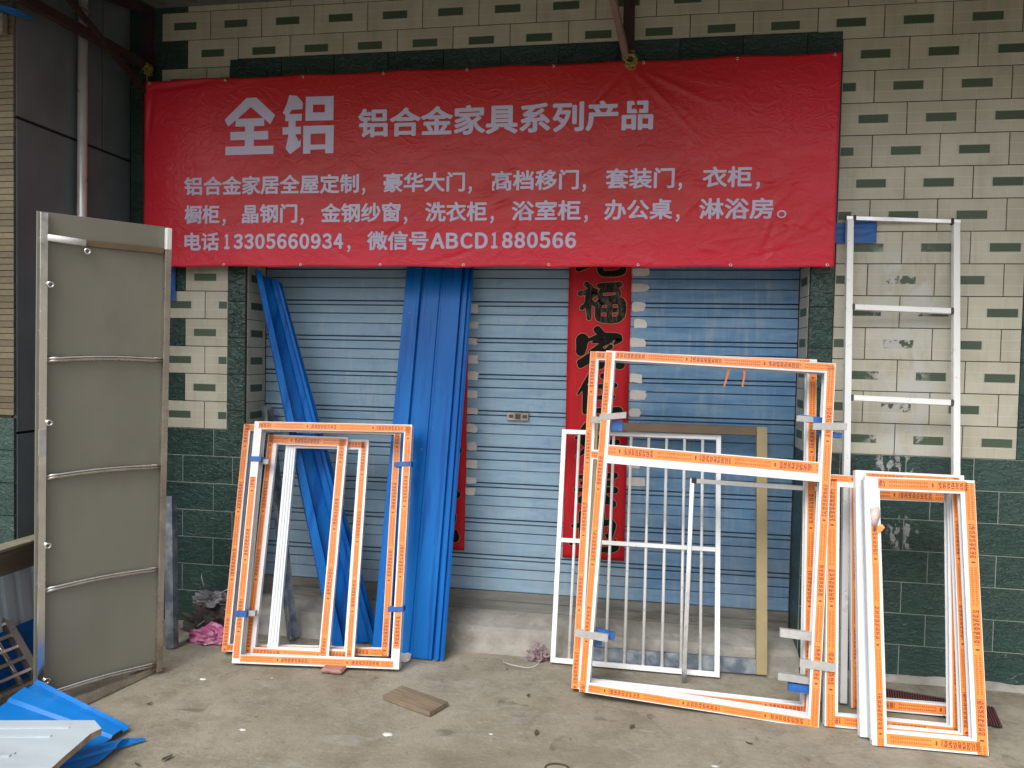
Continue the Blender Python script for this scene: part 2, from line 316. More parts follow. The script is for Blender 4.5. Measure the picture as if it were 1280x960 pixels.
def leaning(name, q, label, cat, group=None): return empty(name, q[:3], RM(*q[3:6]), label, cat, group)

# ================================================================== SETTING
bm = bmesh.new()
G = 44
xs = [-60, -20, -9]+[-7+i*.25 for i in range(G)]+[7, 20, 60]; ys = [-60, -20, -10]+[-6.5+i*.25 for i in range(32)]+[8, 60]
grid = [[bm.verts.new((x, y, (-.012*noise.noise(Vector((x*.7, y*.7, 3)))-.004 if -6 < y < -.3 and abs(x+1) < 5 else -.006))) for x in xs] for y in ys]
for j in range(len(ys)-1):
    for i in range(len(xs)-1): bm.faces.new((grid[j][i], grid[j][i+1], grid[j+1][i+1], grid[j+1][i]))
tag(finish(bm, 'ground', M['ground'], smooth=True), 'worn grey concrete yard in front of the shop', None, None, 'structure')

# ---- shop building
B = empty('shop_building', (-1.7, 0, 0), None, 'shop front clad in cream and dark green tiles with blue roller shutter', 'building')
def bpart(o): o.matrix_parent_inverse = Matrix.Identity(4); return o
OFF = Vector((-1.7, 0, 0))
bm = bmesh.new()
TB = .010                                    # tile thickness; faces of tiles on y=0
XR = 1.62
ZT = 3.60
for lo, hi, mi in [((-3.911, .004, 1.085), (-3.205, 3.0, ZT), 0), ((-.262, .004, 1.085), (XR, 3.0, ZT), 0), ((-3.205, .004, 2.99), (-.262, 3.0, ZT), 0),
                   ((-3.909, .0030, -.02), (-3.206, 2.99, 1.085), 1), ((-.261, .0030, -.02), (XR, 2.99, 1.085), 1)]:
    box(bm, Vector(lo)-OFF, Vector(hi)-OFF, mi)
box(bm, Vector((-3.205, .42, -.02))-OFF, Vector((-.262, 2.9, 2.99))-OFF, 1)
finish(bm, 'masonry', [M['grout_dark'], M['grout_light']], B)
TH = .1527
def zrow(v): return 3.070-TH*v               # top edge of tile row v
tile_cache = {}
def tile(name, x0, x1, z0, z1, cx=None, cz=None, mats='cream', inset=False, gap=.0038, y=0., rot=None, ox=0.):
    """one tile spanning x0..x1, z0..z1; origin at (cx,cz) = centre of the uncut tile"""
    if cx is None: cx = (x0+x1)/2
    if cz is None: cz = (z0+z1)/2
    key = (round(x0-cx, 3), round(x1-cx, 3), round(z0-cz, 3), round(z1-cz, 3), mats, inset, gap)
    if key not in tile_cache:
        bm = bmesh.new(); g = gap/2
        a, b, c, d2 = x0-cx+g, x1-cx-g, z0-cz+g, z1-cz-g; bv = .0015
        f = [bm.verts.new(v) for v in ((a+bv, 0, c+bv), (b-bv, 0, c+bv), (b-bv, 0, d2-bv), (a+bv, 0, d2-bv))]
        k = [bm.verts.new(v) for v in ((a, bv, c), (b, bv, c), (b, bv, d2), (a, bv, d2))]
        bk = [bm.verts.new(v) for v in ((a, TB, c), (b, TB, c), (b, TB, d2), (a, TB, d2))]
        bm.faces.new(f)
        for i in range(4):
            j = (i+1) % 4; bm.faces.new((k[i], k[j], f[j], f[i])); bm.faces.new((bk[i], bk[j], k[j], k[i]))
        if inset:
            ia, ib, ic, id_ = max(a+.004, -.066), min(b-.004, .066), max(c+.004, -.0195), min(d2-.004, .0195)
            if ib-ia > .01 and id_-ic > .008: box(bm, (ia, -.0012, ic), (ib, .001, id_), 1)
        bmesh.ops.recalc_face_normals(bm, faces=bm.faces)
        me = bpy.data.meshes.new(name); bm.to_mesh(me); bm.free()
        me.materials.append(M[mats]); me.materials.append(M['inset'])
        tile_cache[key] = me
    o = link(name, tile_cache[key], B)
    dy = random.uniform(-.0007, .0007)
    o.location = Vector((cx, y+dy, cz))-OFF
    o.rotation_euler = (random.uniform(-.002, .002), 0, random.uniform(-.0025, .0025))
    return o
def row(v, x0, x1, phase, ztop=None, zbot=None):
    zt = zrow(v); zb = zrow(v+1); k = math.floor((x0-phase)/.3)
    while True:
        a = phase+k*.3; b = a+.3; k += 1
        if a >= x1-.004: break
        aa, bb = max(a, x0), min(b, x1)
        if bb-aa < .015: continue
        tile('cream_tile', aa, bb, max(zb, zbot or -9), min(zt, ztop or 99), (a+b)/2, (zt+zb)/2, inset=True)
ph = {-3: .035, -2: .17, -1: .035}
for v in range(-3, 13):
    p_ = ph.get(v, .15 if v % 2 == 0 else 0.)
    wide = v % 2 != 0
    q0 = -3.57 if wide else -3.72
    if v < -1: row(v, q0, .687, p_)
    elif v == -1:
        row(v, q0, -3.265, p_)
        for i in range(-11, -1):
            a, b = .035+i*.3, .335+i*.3
            tile('cream_tile', a, b, 3.109, zrow(v), (a+b)/2, zrow(v)-TH/2, inset=True)
        row(v, -.265, .687, p_)
    else:
        row(v, q0, -3.313, p_); row(v, -.148, .687, p_)
    # corner quoins
    tile('quoin_tile', -3.911, q0, zrow(v+1), zrow(v), mats='green', gap=.003)
    tile('quoin_tile', .687, .99 if wide else .84, zrow(v+1), zrow(v), mats='green', gap=.003)
    row(v, .99 if wide else .84, XR, p_)
for v in range(7):                             # dark green plinth
    zt = 1.085-v*TH; zb = zt-TH if v < 6 else -.01
    p_ = .206 if v % 2 == 0 else .32
    for (x0, x1) in ((-3.911, -3.206), (-.262, XR)):
        k = math.floor((x0-p_)/.3)
        while True:
            a = p_+k*.3; k += 1
            if a >= x1-.01: break
            aa, bb = max(a, x0), min(a+.3, x1)
            if bb-aa < .012: continue
            tile('plinth_tile', aa, bb, zb, zt, mats='green', gap=.0048)
# green surround of the doorway
zz = 2.993
while zz > 1.09:
    zb = max(zz-.2, 1.086)
    tile('surround_tile', -3.311, -3.205, zb, zz, mats='green', gap=.003, y=-.006); tile('surround_tile', -.261, -.150, zb, zz, mats='green', gap=.003, y=-.006)
    zz = zb
xx = -3.311
while xx < -.151:
    xb = min(xx+.3, -.150); tile('surround_tile', xx, xb, 2.994, 3.106, mats='green', gap=.003, y=-.006); xx = xb
# jamb returns
SY = .22
def jamb(name, x, z0, z1, side, mats, inset, y0, y1):
    o = tile(name, y0, y1, z0, z1, mats=mats, inset=inset, gap=.003)
    o.rotation_euler = (0, 0, R(90*side)); o.location = Vector((x, (y0+y1)/2, (z0+z1)/2))-OFF
for v in range(0, 13):
    jamb('jamb_tile', -3.203, zrow(v+1), zrow(v), 1, 'cream', True, .012, SY)
    jamb('jamb_tile', -.264, zrow(v+1), zrow(v), -1, 'cream', True, .012, SY)
for v in range(7):
    zt = 1.085-v*TH; zb = max(zt-TH, -.01)
    jamb('jamb_tile', -3.203, zb, zt, 1, 'green', False, .012, SY); jamb('jamb_tile', -.264, zb, zt, -1, 'green', False, .012, SY)
# carved relief panel in the left quoin (row -1)
bm = bmesh.new()
for cx, cz, rr_, a0, a1 in [(-3.66, 3.14, .05, 0, 5), (-3.62, 3.16, .028, 1, 6.5), (-3.70, 3.15, .035, 2, 7), (-3.60, 3.12, .02, 0, 4), (-3.68, 3.11, .03, 3, 8)]:
    pts = [(cx+rr_*(1-.07*i)*math.cos(a0+(a1-a0)*i/11), -.003, cz+rr_*(1-.07*i)*math.sin(a0+(a1-a0)*i/11)*.8) for i in range(12)]
    sweep(bm, [Vector(p)-OFF for p in pts], circ(.0035, 5), upv=Vector((0, 1, 0)))
finish(bm, 'carved_scroll', M['green'], B, smooth=True)
# concrete sill
bm = bmesh.new()
pr = [(-.125, -.02), (-.095, .0), (-.07, .035), (-.055, .085), (-.02, .105), (.12, .118), (.26, .122), (.42, .122), (.42, -.02)]
nx = 40; rings = []
for i in range(nx+1):
    x = -3.20+i*(2.935/nx); rings.append([bm.verts.new(Vector((x, y+(.012*noise.noise(Vector((x*4, z*9, 0))) if y < .1 and z > -.01 else 0), z+(.006*noise.noise(Vector((x*3, y*8, 5))) if 0 < z and y < .2 else 0)))-OFF) for y, z in pr])
for i in range(nx):
    for j in range(len(pr)-1): bm.faces.new((rings[i][j], rings[i][j+1], rings[i+1][j+1], rings[i+1][j]))
bm.faces.new(rings[0]); bm.faces.new(rings[-1][::-1]); finish(bm, 'door_sill', M['sill'], B)
# mortar fillet at the wall foot, right side
bm = bmesh.new(); rings = []
for i in range(46):
    x = -.15+i*.04; w_ = .035+.02*noise.noise(Vector((x*7, 0, 2))); h_ = .025+.014*noise.noise(Vector((x*9, 3, 2)))
    rings.append([bm.verts.new(Vector(p)-OFF) for p in ((x, -w_, -.01), (x, -w_*.5, h_*.6), (x, .004, h_))])
for i in range(45):
    for j in range(2): bm.faces.new((rings[i][j], rings[i][j+1], rings[i+1][j+1], rings[i+1][j]))
finish(bm, 'mortar_fillet', M['sill'], B)
# roller shutter
SH = empty('roller_shutter', Vector((-1.7, SY, .12))-OFF); SH.parent = B
SO = Vector((-1.7, SY, .12))
prof = [(.0, .010), (.003, .0), (.070, -.001), (.073, .005), (.076, .0), (.125, .0), (.128, .007), (.1315, .0), (.172, -.001), (.175, .010), (.179, .003), (.196, .003), (.199, .010)]
bm = bmesh.new()
xl, xr = -3.200+1.7, -.268+1.7
rings = [[bm.verts.new((xl+(xr-xl)*i/16, y+.0025*noise.noise(Vector((i*.9, z*3, 1))), z)) for z, y in prof] for i in range(17)]
for i in range(16):
    for j in range(len(prof)-1): bm.faces.new((rings[i][j], rings[i+1][j], rings[i+1][j+1], rings[i][j+1]))
o = finish(bm, 'slat', M['shutter'], SH, recalc=False); me = o.data; o.location = (0, 0, .100)
for k in range(1, 14):
    o = link('slat', me, SH, (0, random.uniform(0, .002), .100+k*.2))
bm = bmesh.new(); box(bm, (xl, -.012, 0), (xr, .012, .1)); box(bm, (xl, -.020, .002), (xr, -.0121, .018)); box(bm, (xl, -.019, .055), (xr, -.0122, .062)); finish(bm, 'bottom_rail', M['shutter_rail'], SH)
bm = bmesh.new(); box(bm, (-.077, -.014, 1.052), (.045, -.001, 1.098), bev=.002); box(bm, (-.03, -.02, 1.060), (.0, -.0141, 1.09), 1, bev=.002); box(bm, (.01, -.018, 1.066), (.035, -.0141, 1.084), 1, bev=.002); box(bm, (-.065, -.018, 1.066), (-.04, -.0141, 1.084), 1, bev=.002)
lk = finish(bm, 'lock_plate', [M['steel_brown'], M['weld']], SH)
# paper / glue remnants in the rows beside the couplets
def scrap(x, z, w_, h_, y=SY-.004):
    bm = bmesh.new(); pts = []
    k = 18
    for i in range(k):
        a = i*2*math.pi/k; ca, sa = math.cos(a), math.sin(a); rx = abs(ca)**.28*(1 if ca > 0 else -1); rz = abs(sa)**.28*(1 if sa > 0 else -1)
        j = 1+random.uniform(-.28, .12) if ca > -.3 else 1
        pts.append((rx*w_/2*j, rz*h_/2*(1+random.uniform(-.2, .1))))
    f = [bm.verts.new((a, 0, b)) for a, b in pts]; b_ = [bm.verts.new((a, .002, b)) for a, b in pts]
    bm.faces.new(f); bm.faces.new(b_[::-1])
    for i in range(k): bm.faces.new((f[i], b_[i], b_[(i+1) % k], f[(i+1) % k]))
    finish(bm, 'paper_remnant', M['scrap'], SH, loc=Vector((x, y, z))-SO)
for z in (1.985, 1.90, 1.80, 1.71, 1.61, 1.42, 1.33, 1.235, 1.14, .96, .865): scrap(-1.075+random.uniform(-.012, .012), z, random.uniform(.065, .105), random.uniform(.04, .058))
for z in (1.78, 1.69, 1.60, 1.50, 1.41, 1.31, 1.215, 1.12, 1.02, .92, .83, .77): scrap(-1.975+random.uniform(-.006, .006), z, random.uniform(.05, .075), random.uniform(.035, .05))
# soffit edge of the building above the wall
bm = bmesh.new(); box(bm, Vector((-3.95, -.34, 3.405))-OFF, Vector((XR, 0.0, 3.45))-OFF); finish(bm, 'eave_slab', M['soffit'], B)

# ---- lettering helpers
def text_mesh(s, bold=.02):
    c = bpy.data.curves.new('lettering', 'FONT'); c.body = s; c.size = 1; c.offset = bold; c.resolution_u = 4
    o = bpy.data.objects.new('lettering', c); COL.objects.link(o)
    bpy.context.view_layer.update()
    me = bpy.data.meshes.new_from_object(o.evaluated_get(bpy.context.evaluated_depsgraph_get()))
    bpy.data.objects.remove(o); bpy.data.curves.remove(c)
    return me
def text_bm(s, x0, x1, z0, z1, bold=.02):
    me = text_mesh(s, 0.); bm = bmesh.new(); bm.from_mesh(me); bpy.data.meshes.remove(me)
    ax = min(v.co.x for v in bm.verts); bx = max(v.co.x for v in bm.verts); ay = min(v.co.y for v in bm.verts); by = max(v.co.y for v in bm.verts)
    sz = (z1-z0)/(by-ay); wt = bold*sz*.95; x0 += wt; x1 -= wt; z0 += wt; z1 -= wt
    for v in bm.verts: v.co = Vector((x0+(v.co.x-ax)/(bx-ax)*(x1-x0), 0, z0+(v.co.y-ay)/(by-ay)*(z1-z0)))
    if bold > .012:                                   # heavier strokes: the outline stacked with small shifts
        cut_grid(bm, .06); base = bm.copy(); k = 8
        for i in range(k):
            tmp = bpy.data.meshes.new('t'); b2 = base.copy(); a_ = i*2*math.pi/k
            for v in b2.verts: v.co += Vector((wt*math.cos(a_)*1.15, -.00012*(i+1), wt*math.sin(a_)))
            b2.to_mesh(tmp); b2.free(); bm.from_mesh(tmp); bpy.data.meshes.remove(tmp)
        base.free()
    return bm
def cut_grid(bm, step):
    xs_ = [v.co.x for v in bm.verts]; zs_ = [v.co.z for v in bm.verts]
    for ax, a, b in ((0, min(xs_), max(xs_)), (2, min(zs_), max(zs_))):
        t_ = math.floor(a/step)*step+step
        while t_ < b:
            co = Vector((0, 0, 0)); co[ax] = t_; no = Vector((0, 0, 0)); no[ax] = 1
            bmesh.ops.bisect_plane(bm, geom=bm.verts[:]+bm.edges[:]+bm.faces[:], plane_co=co, plane_no=no); t_ += step

# ---- banner
BX0, BX1, BZ0, BZ1, BY = -3.752, -.178, 1.968, 2.975, -.10
def crease(x, z, ax, az, bx, bz, w_, amp):
    L = math.hypot(bx-ax, bz-az); ux, uz = (bx-ax)/L, (bz-az)/L
    s = (x-ax)*ux+(z-az)*uz; d_ = (x-ax)*-uz+(z-az)*ux
    if s < 0 or s > L: e = 0
    else: e = math.sin(math.pi*s/L)
    return amp*e*math.exp(-(d_/w_)**2)
CR = []
rc = random.Random(3)
for i in range(120):
    ax = rc.uniform(-3.4, -.25); az = rc.uniform(1.97, 2.42); an = rc.choice((1, 1, -1))*rc.uniform(.1, 1.3); L = rc.uniform(.08, .32)
    if rc.random() > (ax+3.9)/3.2: continue
    CR.append((ax, az, ax+L*math.cos(an), az+L*math.sin(an), rc.uniform(.004, .011), rc.uniform(-.0065, .0065)))
for i in range(14):
    ax = rc.uniform(-1.1, -.5); CR.append((-1.17+rc.uniform(-.02, .02), 2.96, ax+rc.uniform(-.4, .4), rc.uniform(2.55, 2.8), rc.uniform(.005, .012), rc.uniform(-.0055, .0055)))
for i in range(14):
    ax = rc.uniform(-3.6, -.4); CR.append((ax, 1.97, ax+rc.uniform(-.1, .1), rc.uniform(2.05, 2.4), rc.uniform(.005, .012), rc.uniform(-.004, .004)))
for x_ in (-3.45, -3.1, -2.5, -1.9, -1.5, -1.35, -.75, -.4): CR.append((x_, 1.90, x_+.01, 3.04, .004, -.0012))
for i in range(10): CR.append((-.5+rc.uniform(-.4, .1), rc.uniform(1.98, 2.3), -.19, 2.0+rc.uniform(0, .5), .008, rc.uniform(-.004, .004)))
CR.append((-3.74, 2.93, -3.3, 2.96, .014, .007)); CR.append((-3.74, 2.6, -3.70, 2.96, .010, .007))
def by(x, z):
    e = (x-BX0)/(BX1-BX0); h = (z-BZ0)/(BZ1-BZ0)
    y = BY+.006*noise.noise(Vector((x*1.2, z*1.5, 7)))+.0025*noise.noise(Vector((x*5, z*5+x*1.5, 2)))
    y += .004*math.sin(x*9.0+math.sin(z*4))*(1-h)
    for c_ in CR: y += crease(x, z, *c_)
    return y
BN = empty('red_banner', ((BX0+BX1)/2, BY, BZ0), None, 'wide red shop banner with lilac Chinese lettering hung above the shutter', 'banner')
BO = Vector(BN.location)
bm = bmesh.new(); NX, NZ = 300, 90; vg = []
for j in range(NZ+1):
    vg.append([])
    for i in range(NX+1):
        x = BX0+(BX1-BX0)*i/NX; h = j/NZ; z = BZ0+(BZ1-BZ0)*h
        sag = -.008*abs(math.sin((x+.1)*math.pi/.55))*h**6+.006*abs(math.sin((x)*math.pi/.5))*(1-h)**6
        vg[-1].append(bm.verts.new(Vector((x, by(x, z), z+sag))-BO))
for j in range(NZ):
    for i in range(NX): bm.faces.new((vg[j][i], vg[j][i+1], vg[j+1][i+1], vg[j+1][i]))
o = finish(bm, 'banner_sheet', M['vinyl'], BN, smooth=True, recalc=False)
md = o.modifiers.new('thickness', 'SOLIDIFY'); md.thickness = .0012; md.offset = 1
def banner_text(bm, name='lettering'):
    if len(bm.faces) < 200: cut_grid(bm, .03)
    for v in bm.verts: v.co = Vector((v.co.x, by(v.co.x, v.co.z)-.0026+v.co.y, v.co.z))-BO
    for f in bm.faces:
        if f.normal.y > 0: f.normal_flip()
    return finish(bm, name, M['lilac'], BN, smooth=False)
# headline drawn stroke by stroke (heavy sign-writer's face)
def px2(x, y): return (-3.283+(x-490)/680*.615, 2.560+(662-y)/379*.308)
def poly(bm, pts):
    vs = [bm.verts.new((px2(*p)[0], 0, px2(*p)[1])) for p in pts]; f = bm.faces.new(vs); bmesh.ops.triangulate(bm, faces=[f])
def rec(bm, x0, x1, y0, y1): poly(bm, [(x0, y0), (x1, y0), (x1, y1), (x0, y1)])
bm = bmesh.new()
poly(bm, [(628, 290), (690, 290), (808, 408), (778, 465), (655, 350), (515, 472), (490, 428)])
rec(bm, 560, 740, 424, 474); rec(bm, 620, 676, 474, 508); rec(bm, 528, 766, 508, 562); rec(bm, 620, 676, 562, 603); rec(bm, 497, 800, 603, 657)
banner_text(bm, 'headline_character')
bm = bmesh.new()
poly(bm, [(895, 283), (943, 290), (932, 328), (978, 332), (978, 376), (912, 378), (886, 422), (856, 396), (880, 340)])
rec(bm, 872, 974, 405, 450); rec(bm, 893, 936, 450, 488); rec(bm, 856, 970, 488, 535); poly(bm, [(893, 535), (936, 535), (936, 602), (970, 570), (970, 612), (905, 662), (876, 626), (893, 610)])
rec(bm, 997, 1166, 298, 350); rec(bm, 997, 1042, 350, 400); rec(bm, 1113, 1166, 350, 400); rec(bm, 997, 1166, 400, 452)
rec(bm, 985, 1170, 484, 535); rec(bm, 985, 1030, 535, 605); rec(bm, 1121, 1170, 535, 605); rec(bm, 985, 1170, 605, 636); rec(bm, 985, 1030, 636, 662); rec(bm, 1121, 1170, 636, 662)
banner_text(bm, 'headline_character')
banner_text(text_bm('铝合金家具系列产品', -2.534, -1.034, 2.635, 2.785, .030))
SX = lambda px, z: px
def gx(px, line):          # photo measurements of line positions turned into metres on the banner
    a, b, xa, xb = {3: (231, 950, -3.513, -.524), 4: (231, 985, -3.512, -.391), 5: (231, 720, -3.511, -1.393)}[line]
    t_ = (px-a)/(b-a); kk = {3: .022, 4: .023, 5: .016}[line]*4
    return xa+(xb-xa)*(t_+kk*t_*(1-t_))
def line(groups, ln, z0, z1):
    for s, a, b in groups:
        comma = s.endswith('，'); core = s[:-1] if comma else s
        banner_text(text_bm(core, gx(a, ln), gx(b, ln), z0, z1, .026))
        if comma:
            c0 = gx(b, ln)+.018; banner_text(text_bm('，', c0, c0+.018, z0-.012, z0+.026, .02), 'comma')
def latin(s_, x0, x1, z0, z1):
    adv = [{'A': 1.22, 'B': 1.2, 'C': 1.2, 'D': 1.22}.get(c_, 1.) for c_ in s_]; tot = sum(adv); x = x0
    for c_, a_ in zip(s_, adv):
        cw = (x1-x0)*a_/tot; f0, f1 = (.20, .70) if c_ == '1' else ((.02, .98) if c_ == 'A' else (.08, .92))
        banner_text(text_bm(chr(ord(c_)+0xFEE0), x+cw*f0, x+cw*f1, z0, z1, .034)); x += cw
line([('铝合金家居全屋定制，', 231, 455), ('豪华大门，', 486, 588), ('高档移门，', 621, 729), ('套装门，', 762, 846), ('衣柜，', 880, 940)], 3, 2.352, 2.452)
line([('橱柜，', 231, 276), ('晶钢门，', 305.5, 377), ('金钢纱窗，', 407, 508), ('洗衣柜，', 539, 616), ('浴室柜，', 647, 732), ('办公桌，', 761, 844), ('淋浴房', 877, 967)], 4, 2.201, 2.301)
banner_text(text_bm('。', gx(971, 4), gx(983, 4), 2.203, 2.243, .01))
line([('电话', 231, 275)], 5, 2.056, 2.154); latin('13305660934', gx(279, 5), gx(433, 5), 2.064, 2.145)
banner_text(text_bm('，', gx(437, 5), gx(437, 5)+.018, 2.046, 2.084, .02), 'comma')
line([('微信号', 462, 538)], 5, 2.056, 2.154); latin('ABCD1880566', gx(540, 5), gx(721, 5), 2.064, 2.145)
for i in range(9):      # eyelets and ties
    for z_ in (BZ0+.015, BZ1-.015):
        x = BX0+.03+i*(BX1-BX0-.06)/8
        bm = bmesh.new(); pts = [Vector((x+.006*math.cos(a*math.pi/4), by(x, z_)-.002, z_+.006*math.sin(a*math.pi/4)))-BO for a in range(9)]
        sweep(bm, pts, circ(.0016, 5), cap=False, upv=Vector((0, 1, 0))); finish(bm, 'eyelet', M['steel'], BN, smooth=True)

# ---- couplets (brush calligraphy on red paper)
def brush(bm, pts, widths, mi=0, y=0.):
    k = len(pts); vs = []
    for i, (x, z) in enumerate(pts):
        a = Vector(pts[max(i-1, 0)]); b = Vector(pts[min(i+1, k-1)]); t_ = (b-a).normalized(); nn = Vector((-t_.y, t_.x)); w_ = widths[i]/2
        w1 = w_*(1+.18*noise.noise(Vector((x*60, z*60, 1)))); w2 = w_*(1+.18*noise.noise(Vector((x*60, z*60, 9))))
        vs.append((bm.verts.new((x+nn.x*w1, y, z+nn.y*w1)), bm.verts.new((x-nn.x*w2, y, z-nn.y*w2))))
    for i in range(k-1): bm.faces.new((vs[i][0], vs[i][1], vs[i+1][1], vs[i+1][0])).material_index = mi
    for (cen, w_) in ((pts[0], widths[0]), (pts[-1], widths[-1])):
        if w_ > .006:
            c_ = [bm.verts.new((cen[0]+w_/2*math.cos(a*math.pi/6)*(.95+.1*random.random()), y+.00004, cen[1]+w_/2*math.sin(a*math.pi/6))) for a in range(12)]; bm.faces.new(c_).material_index = mi
def smooth_curve(p, n_=5):
    out = []
    for i in range(len(p)-1):
        p0, p1, p2, p3 = (Vector(p[max(i-1, 0)]), Vector(p[i]), Vector(p[i+1]), Vector(p[min(i+2, len(p)-1)]))
        for k in range(n_):
            t_ = k/n_; out.append(tuple(.5*((2*p1)+(p2-p0)*t_+(2*p0-5*p1+4*p2-p3)*t_*t_+(3*p1-p0-3*p2+p3)*t_**3)))
    out.append(tuple(p[-1])); return out
# strokes: (points, widths) inside a unit cell 0..1, y up
GLY = {
 'fu': [([(.2, .95), (.3, .88)], (.12, .10)), ([(.05, .72), (.40, .78), (.18, .48)], (.10, .14, .05)), ([(.25, .62), (.27, .10)], (.15, .10)), ([(.10, .35), (.18, .42)], (.09, .09)), ([(.33, .5), (.42, .42)], (.1, .08)),
        ([(.48, .92), (.95, .95)], (.10, .12)), ([(.55, .80), (.52, .62), (.88, .64), (.90, .80), (.56, .80)], (.10,)*5), ([(.50, .50), (.50, .10), (.96, .10), (.98, .52), (.52, .50)], (.14, .14, .14, .18, .12)), ([(.74, .50), (.73, .12)], (.12, .12)), ([(.52, .30), (.94, .31)], (.10, .10))],
 'jia': [([(.47, .98), (.60, .84)], (.16, .13)), ([(.13, .72), (.10, .42)], (.26, .20)), ([(.22, .70), (.60, .82), (.97, .78), (.86, .62)], (.05, .13, .17, .04)), ([(.38, .66), (.78, .70)], (.05, .09)), ([(.70, .68), (.30, .42)], (.13, .04)), ([(.48, .55), (.62, .36), (.56, .06), (.40, .12)], (.08, .17, .15, .03)), ([(.52, .48), (.08, .14)], (.10, .12)), ([(.56, .34), (.10, .06)], (.09, .12)), ([(.78, .55), (.62, .42)], (.10, .04)), ([(.62, .44), (.80, .24), (1.0, .10)], (.09, .16, .20))],
 'zhu': [([(.34, .98), (.06, .50)], (.13, .04)), ([(.24, .66), (.23, .05)], (.15, .11)), ([(.62, .98), (.74, .88)], (.12, .11)), ([(.46, .70), (.90, .75)], (.09, .11)), ([(.50, .42), (.86, .46)], (.08, .10)), ([(.67, .72), (.66, .10)], (.12, .11)), ([(.36, .08), (.70, .10), (1.0, .10)], (.08, .12, .17))],
 'hao': [([(.36, .98), (.16, .55), (.60, .10)], (.12, .16, .09)), ([(.56, .88), (.40, .40), (.05, .05)], (.16, .15, .04)), ([(.04, .55), (.60, .64)], (.06, .11)), ([(.58, .90), (.92, .90), (.72, .66)], (.08, .13, .07)), ([(.74, .66), (.78, .08), (.62, .12)], (.12, .14, .03)), ([(.50, .44), (.98, .48)], (.09, .12))],
 'yun': [([(.30, .95), (.46, .86)], (.15, .12)), ([(.12, .72), (.95, .80)], (.08, .13)), ([(.54, .96), (.52, .50)], (.14, .11)), ([(.20, .56), (.88, .60)], (.09, .12)), ([(.05, .38), (.96, .42)], (.08, .14)), ([(.48, .36), (.15, .10), (.80, .12)], (.13, .10, .12)), ([(.70, .28), (.92, .06)], (.09, .15))],
 'di': [([(.02, .62), (.40, .68)], (.09, .11)), ([(.22, .95), (.22, .25)], (.14, .11)), ([(.0, .18), (.44, .32)], (.13, .06)), ([(.44, .62), (.90, .76), (.86, .40), (.78, .44)], (.08, .15, .13, .04)), ([(.68, .98), (.67, .34)], (.13, .09)), ([(.52, .86), (.50, .14), (.74, .05), (1.0, .12), (1.0, .32)], (.13, .13, .12, .16, .05))],
 'bai': [([(.08, .84), (.95, .90)], (.10, .14)), ([(.52, .86), (.38, .64)], (.12, .08)), ([(.22, .62), (.24, .06), (.84, .08), (.86, .64), (.26, .62)], (.14, .15, .13, .18, .11)), ([(.28, .35), (.82, .37)], (.10, .10))]}
def couplet(label, x0, x1, z0, z1, seq, top, step, fadeset=()):
    c = empty('red_couplet', ((x0+x1)/2, SY-.012, z0), None, label, 'couplet', 'red paper couplets pasted on the shutter'); O_ = Vector(c.location)
    bm = bmesh.new(); NXc, NZc = 8, 70; g_ = []
    for j in range(NZc+1):
        g_.append([])
        for i in range(NXc+1):
            x = x0+(x1-x0)*i/NXc; z = z0+(z1-z0)*j/NZc; e = .002*noise.noise(Vector((0, z*14, x0)))
            g_[-1].append(bm.verts.new(Vector((x+(e if i in (0, NXc) else 0), SY-.010+.003*noise.noise(Vector((x*12, z*5, 4))), z))-O_))
    for j in range(NZc):
        for i in range(NXc): bm.faces.new((g_[j][i], g_[j][i+1], g_[j+1][i+1], g_[j+1][i]))
    o = finish(bm, 'paper', M['paper'], c, smooth=True, recalc=False); md = o.modifiers.new('thickness', 'SOLIDIFY'); md.thickness = .0008; md.offset = 1
    for i, gk in enumerate(seq):
        zt = top-i*step; w_ = (x1-x0)*.70; h_ = step*.85; xa = (x0+x1)/2-w_/2; bm = bmesh.new()
        for pts, ws in GLY[gk]:
            P_ = smooth_curve([(xa+a*w_, zt-h_+b*h_) for a, b in pts]); W = []
            for k in range(len(P_)):
                t_ = k/(len(P_)-1)*(len(ws)-1); a_ = int(min(t_, len(ws)-2)); W.append((ws[a_]+(ws[a_+1]-ws[a_])*(t_-a_))*w_*1.12)
            brush(bm, P_, [q_+.006 for q_ in W], 1, .0006); brush(bm, P_, W, 0, random.uniform(-.0002, .0002))
        for v in bm.verts: v.co = Vector((v.co.x, SY-.0155+v.co.y, v.co.z))-O_
        finish(bm, 'brush_character', [M['ink_faded'] if i in fadeset else M['ink'], M['ink_edge']], c)
    return c
couplet('long red paper couplet with black brush characters on the shutter behind the tall orange frames', -1.453, -1.120, .435, 2.45, ['bai', 'di', 'fu', 'jia', 'zhu', 'hao', 'yun', 'di'], 2.42, .247, (2,))
couplet('red paper couplet mostly hidden behind the wide blue metal sheet', -2.335, -2.000, .438, 2.45, ['fu', 'di', 'hao', 'yun', 'bai', 'jia', 'zhu', 'di'], 2.42, .247)

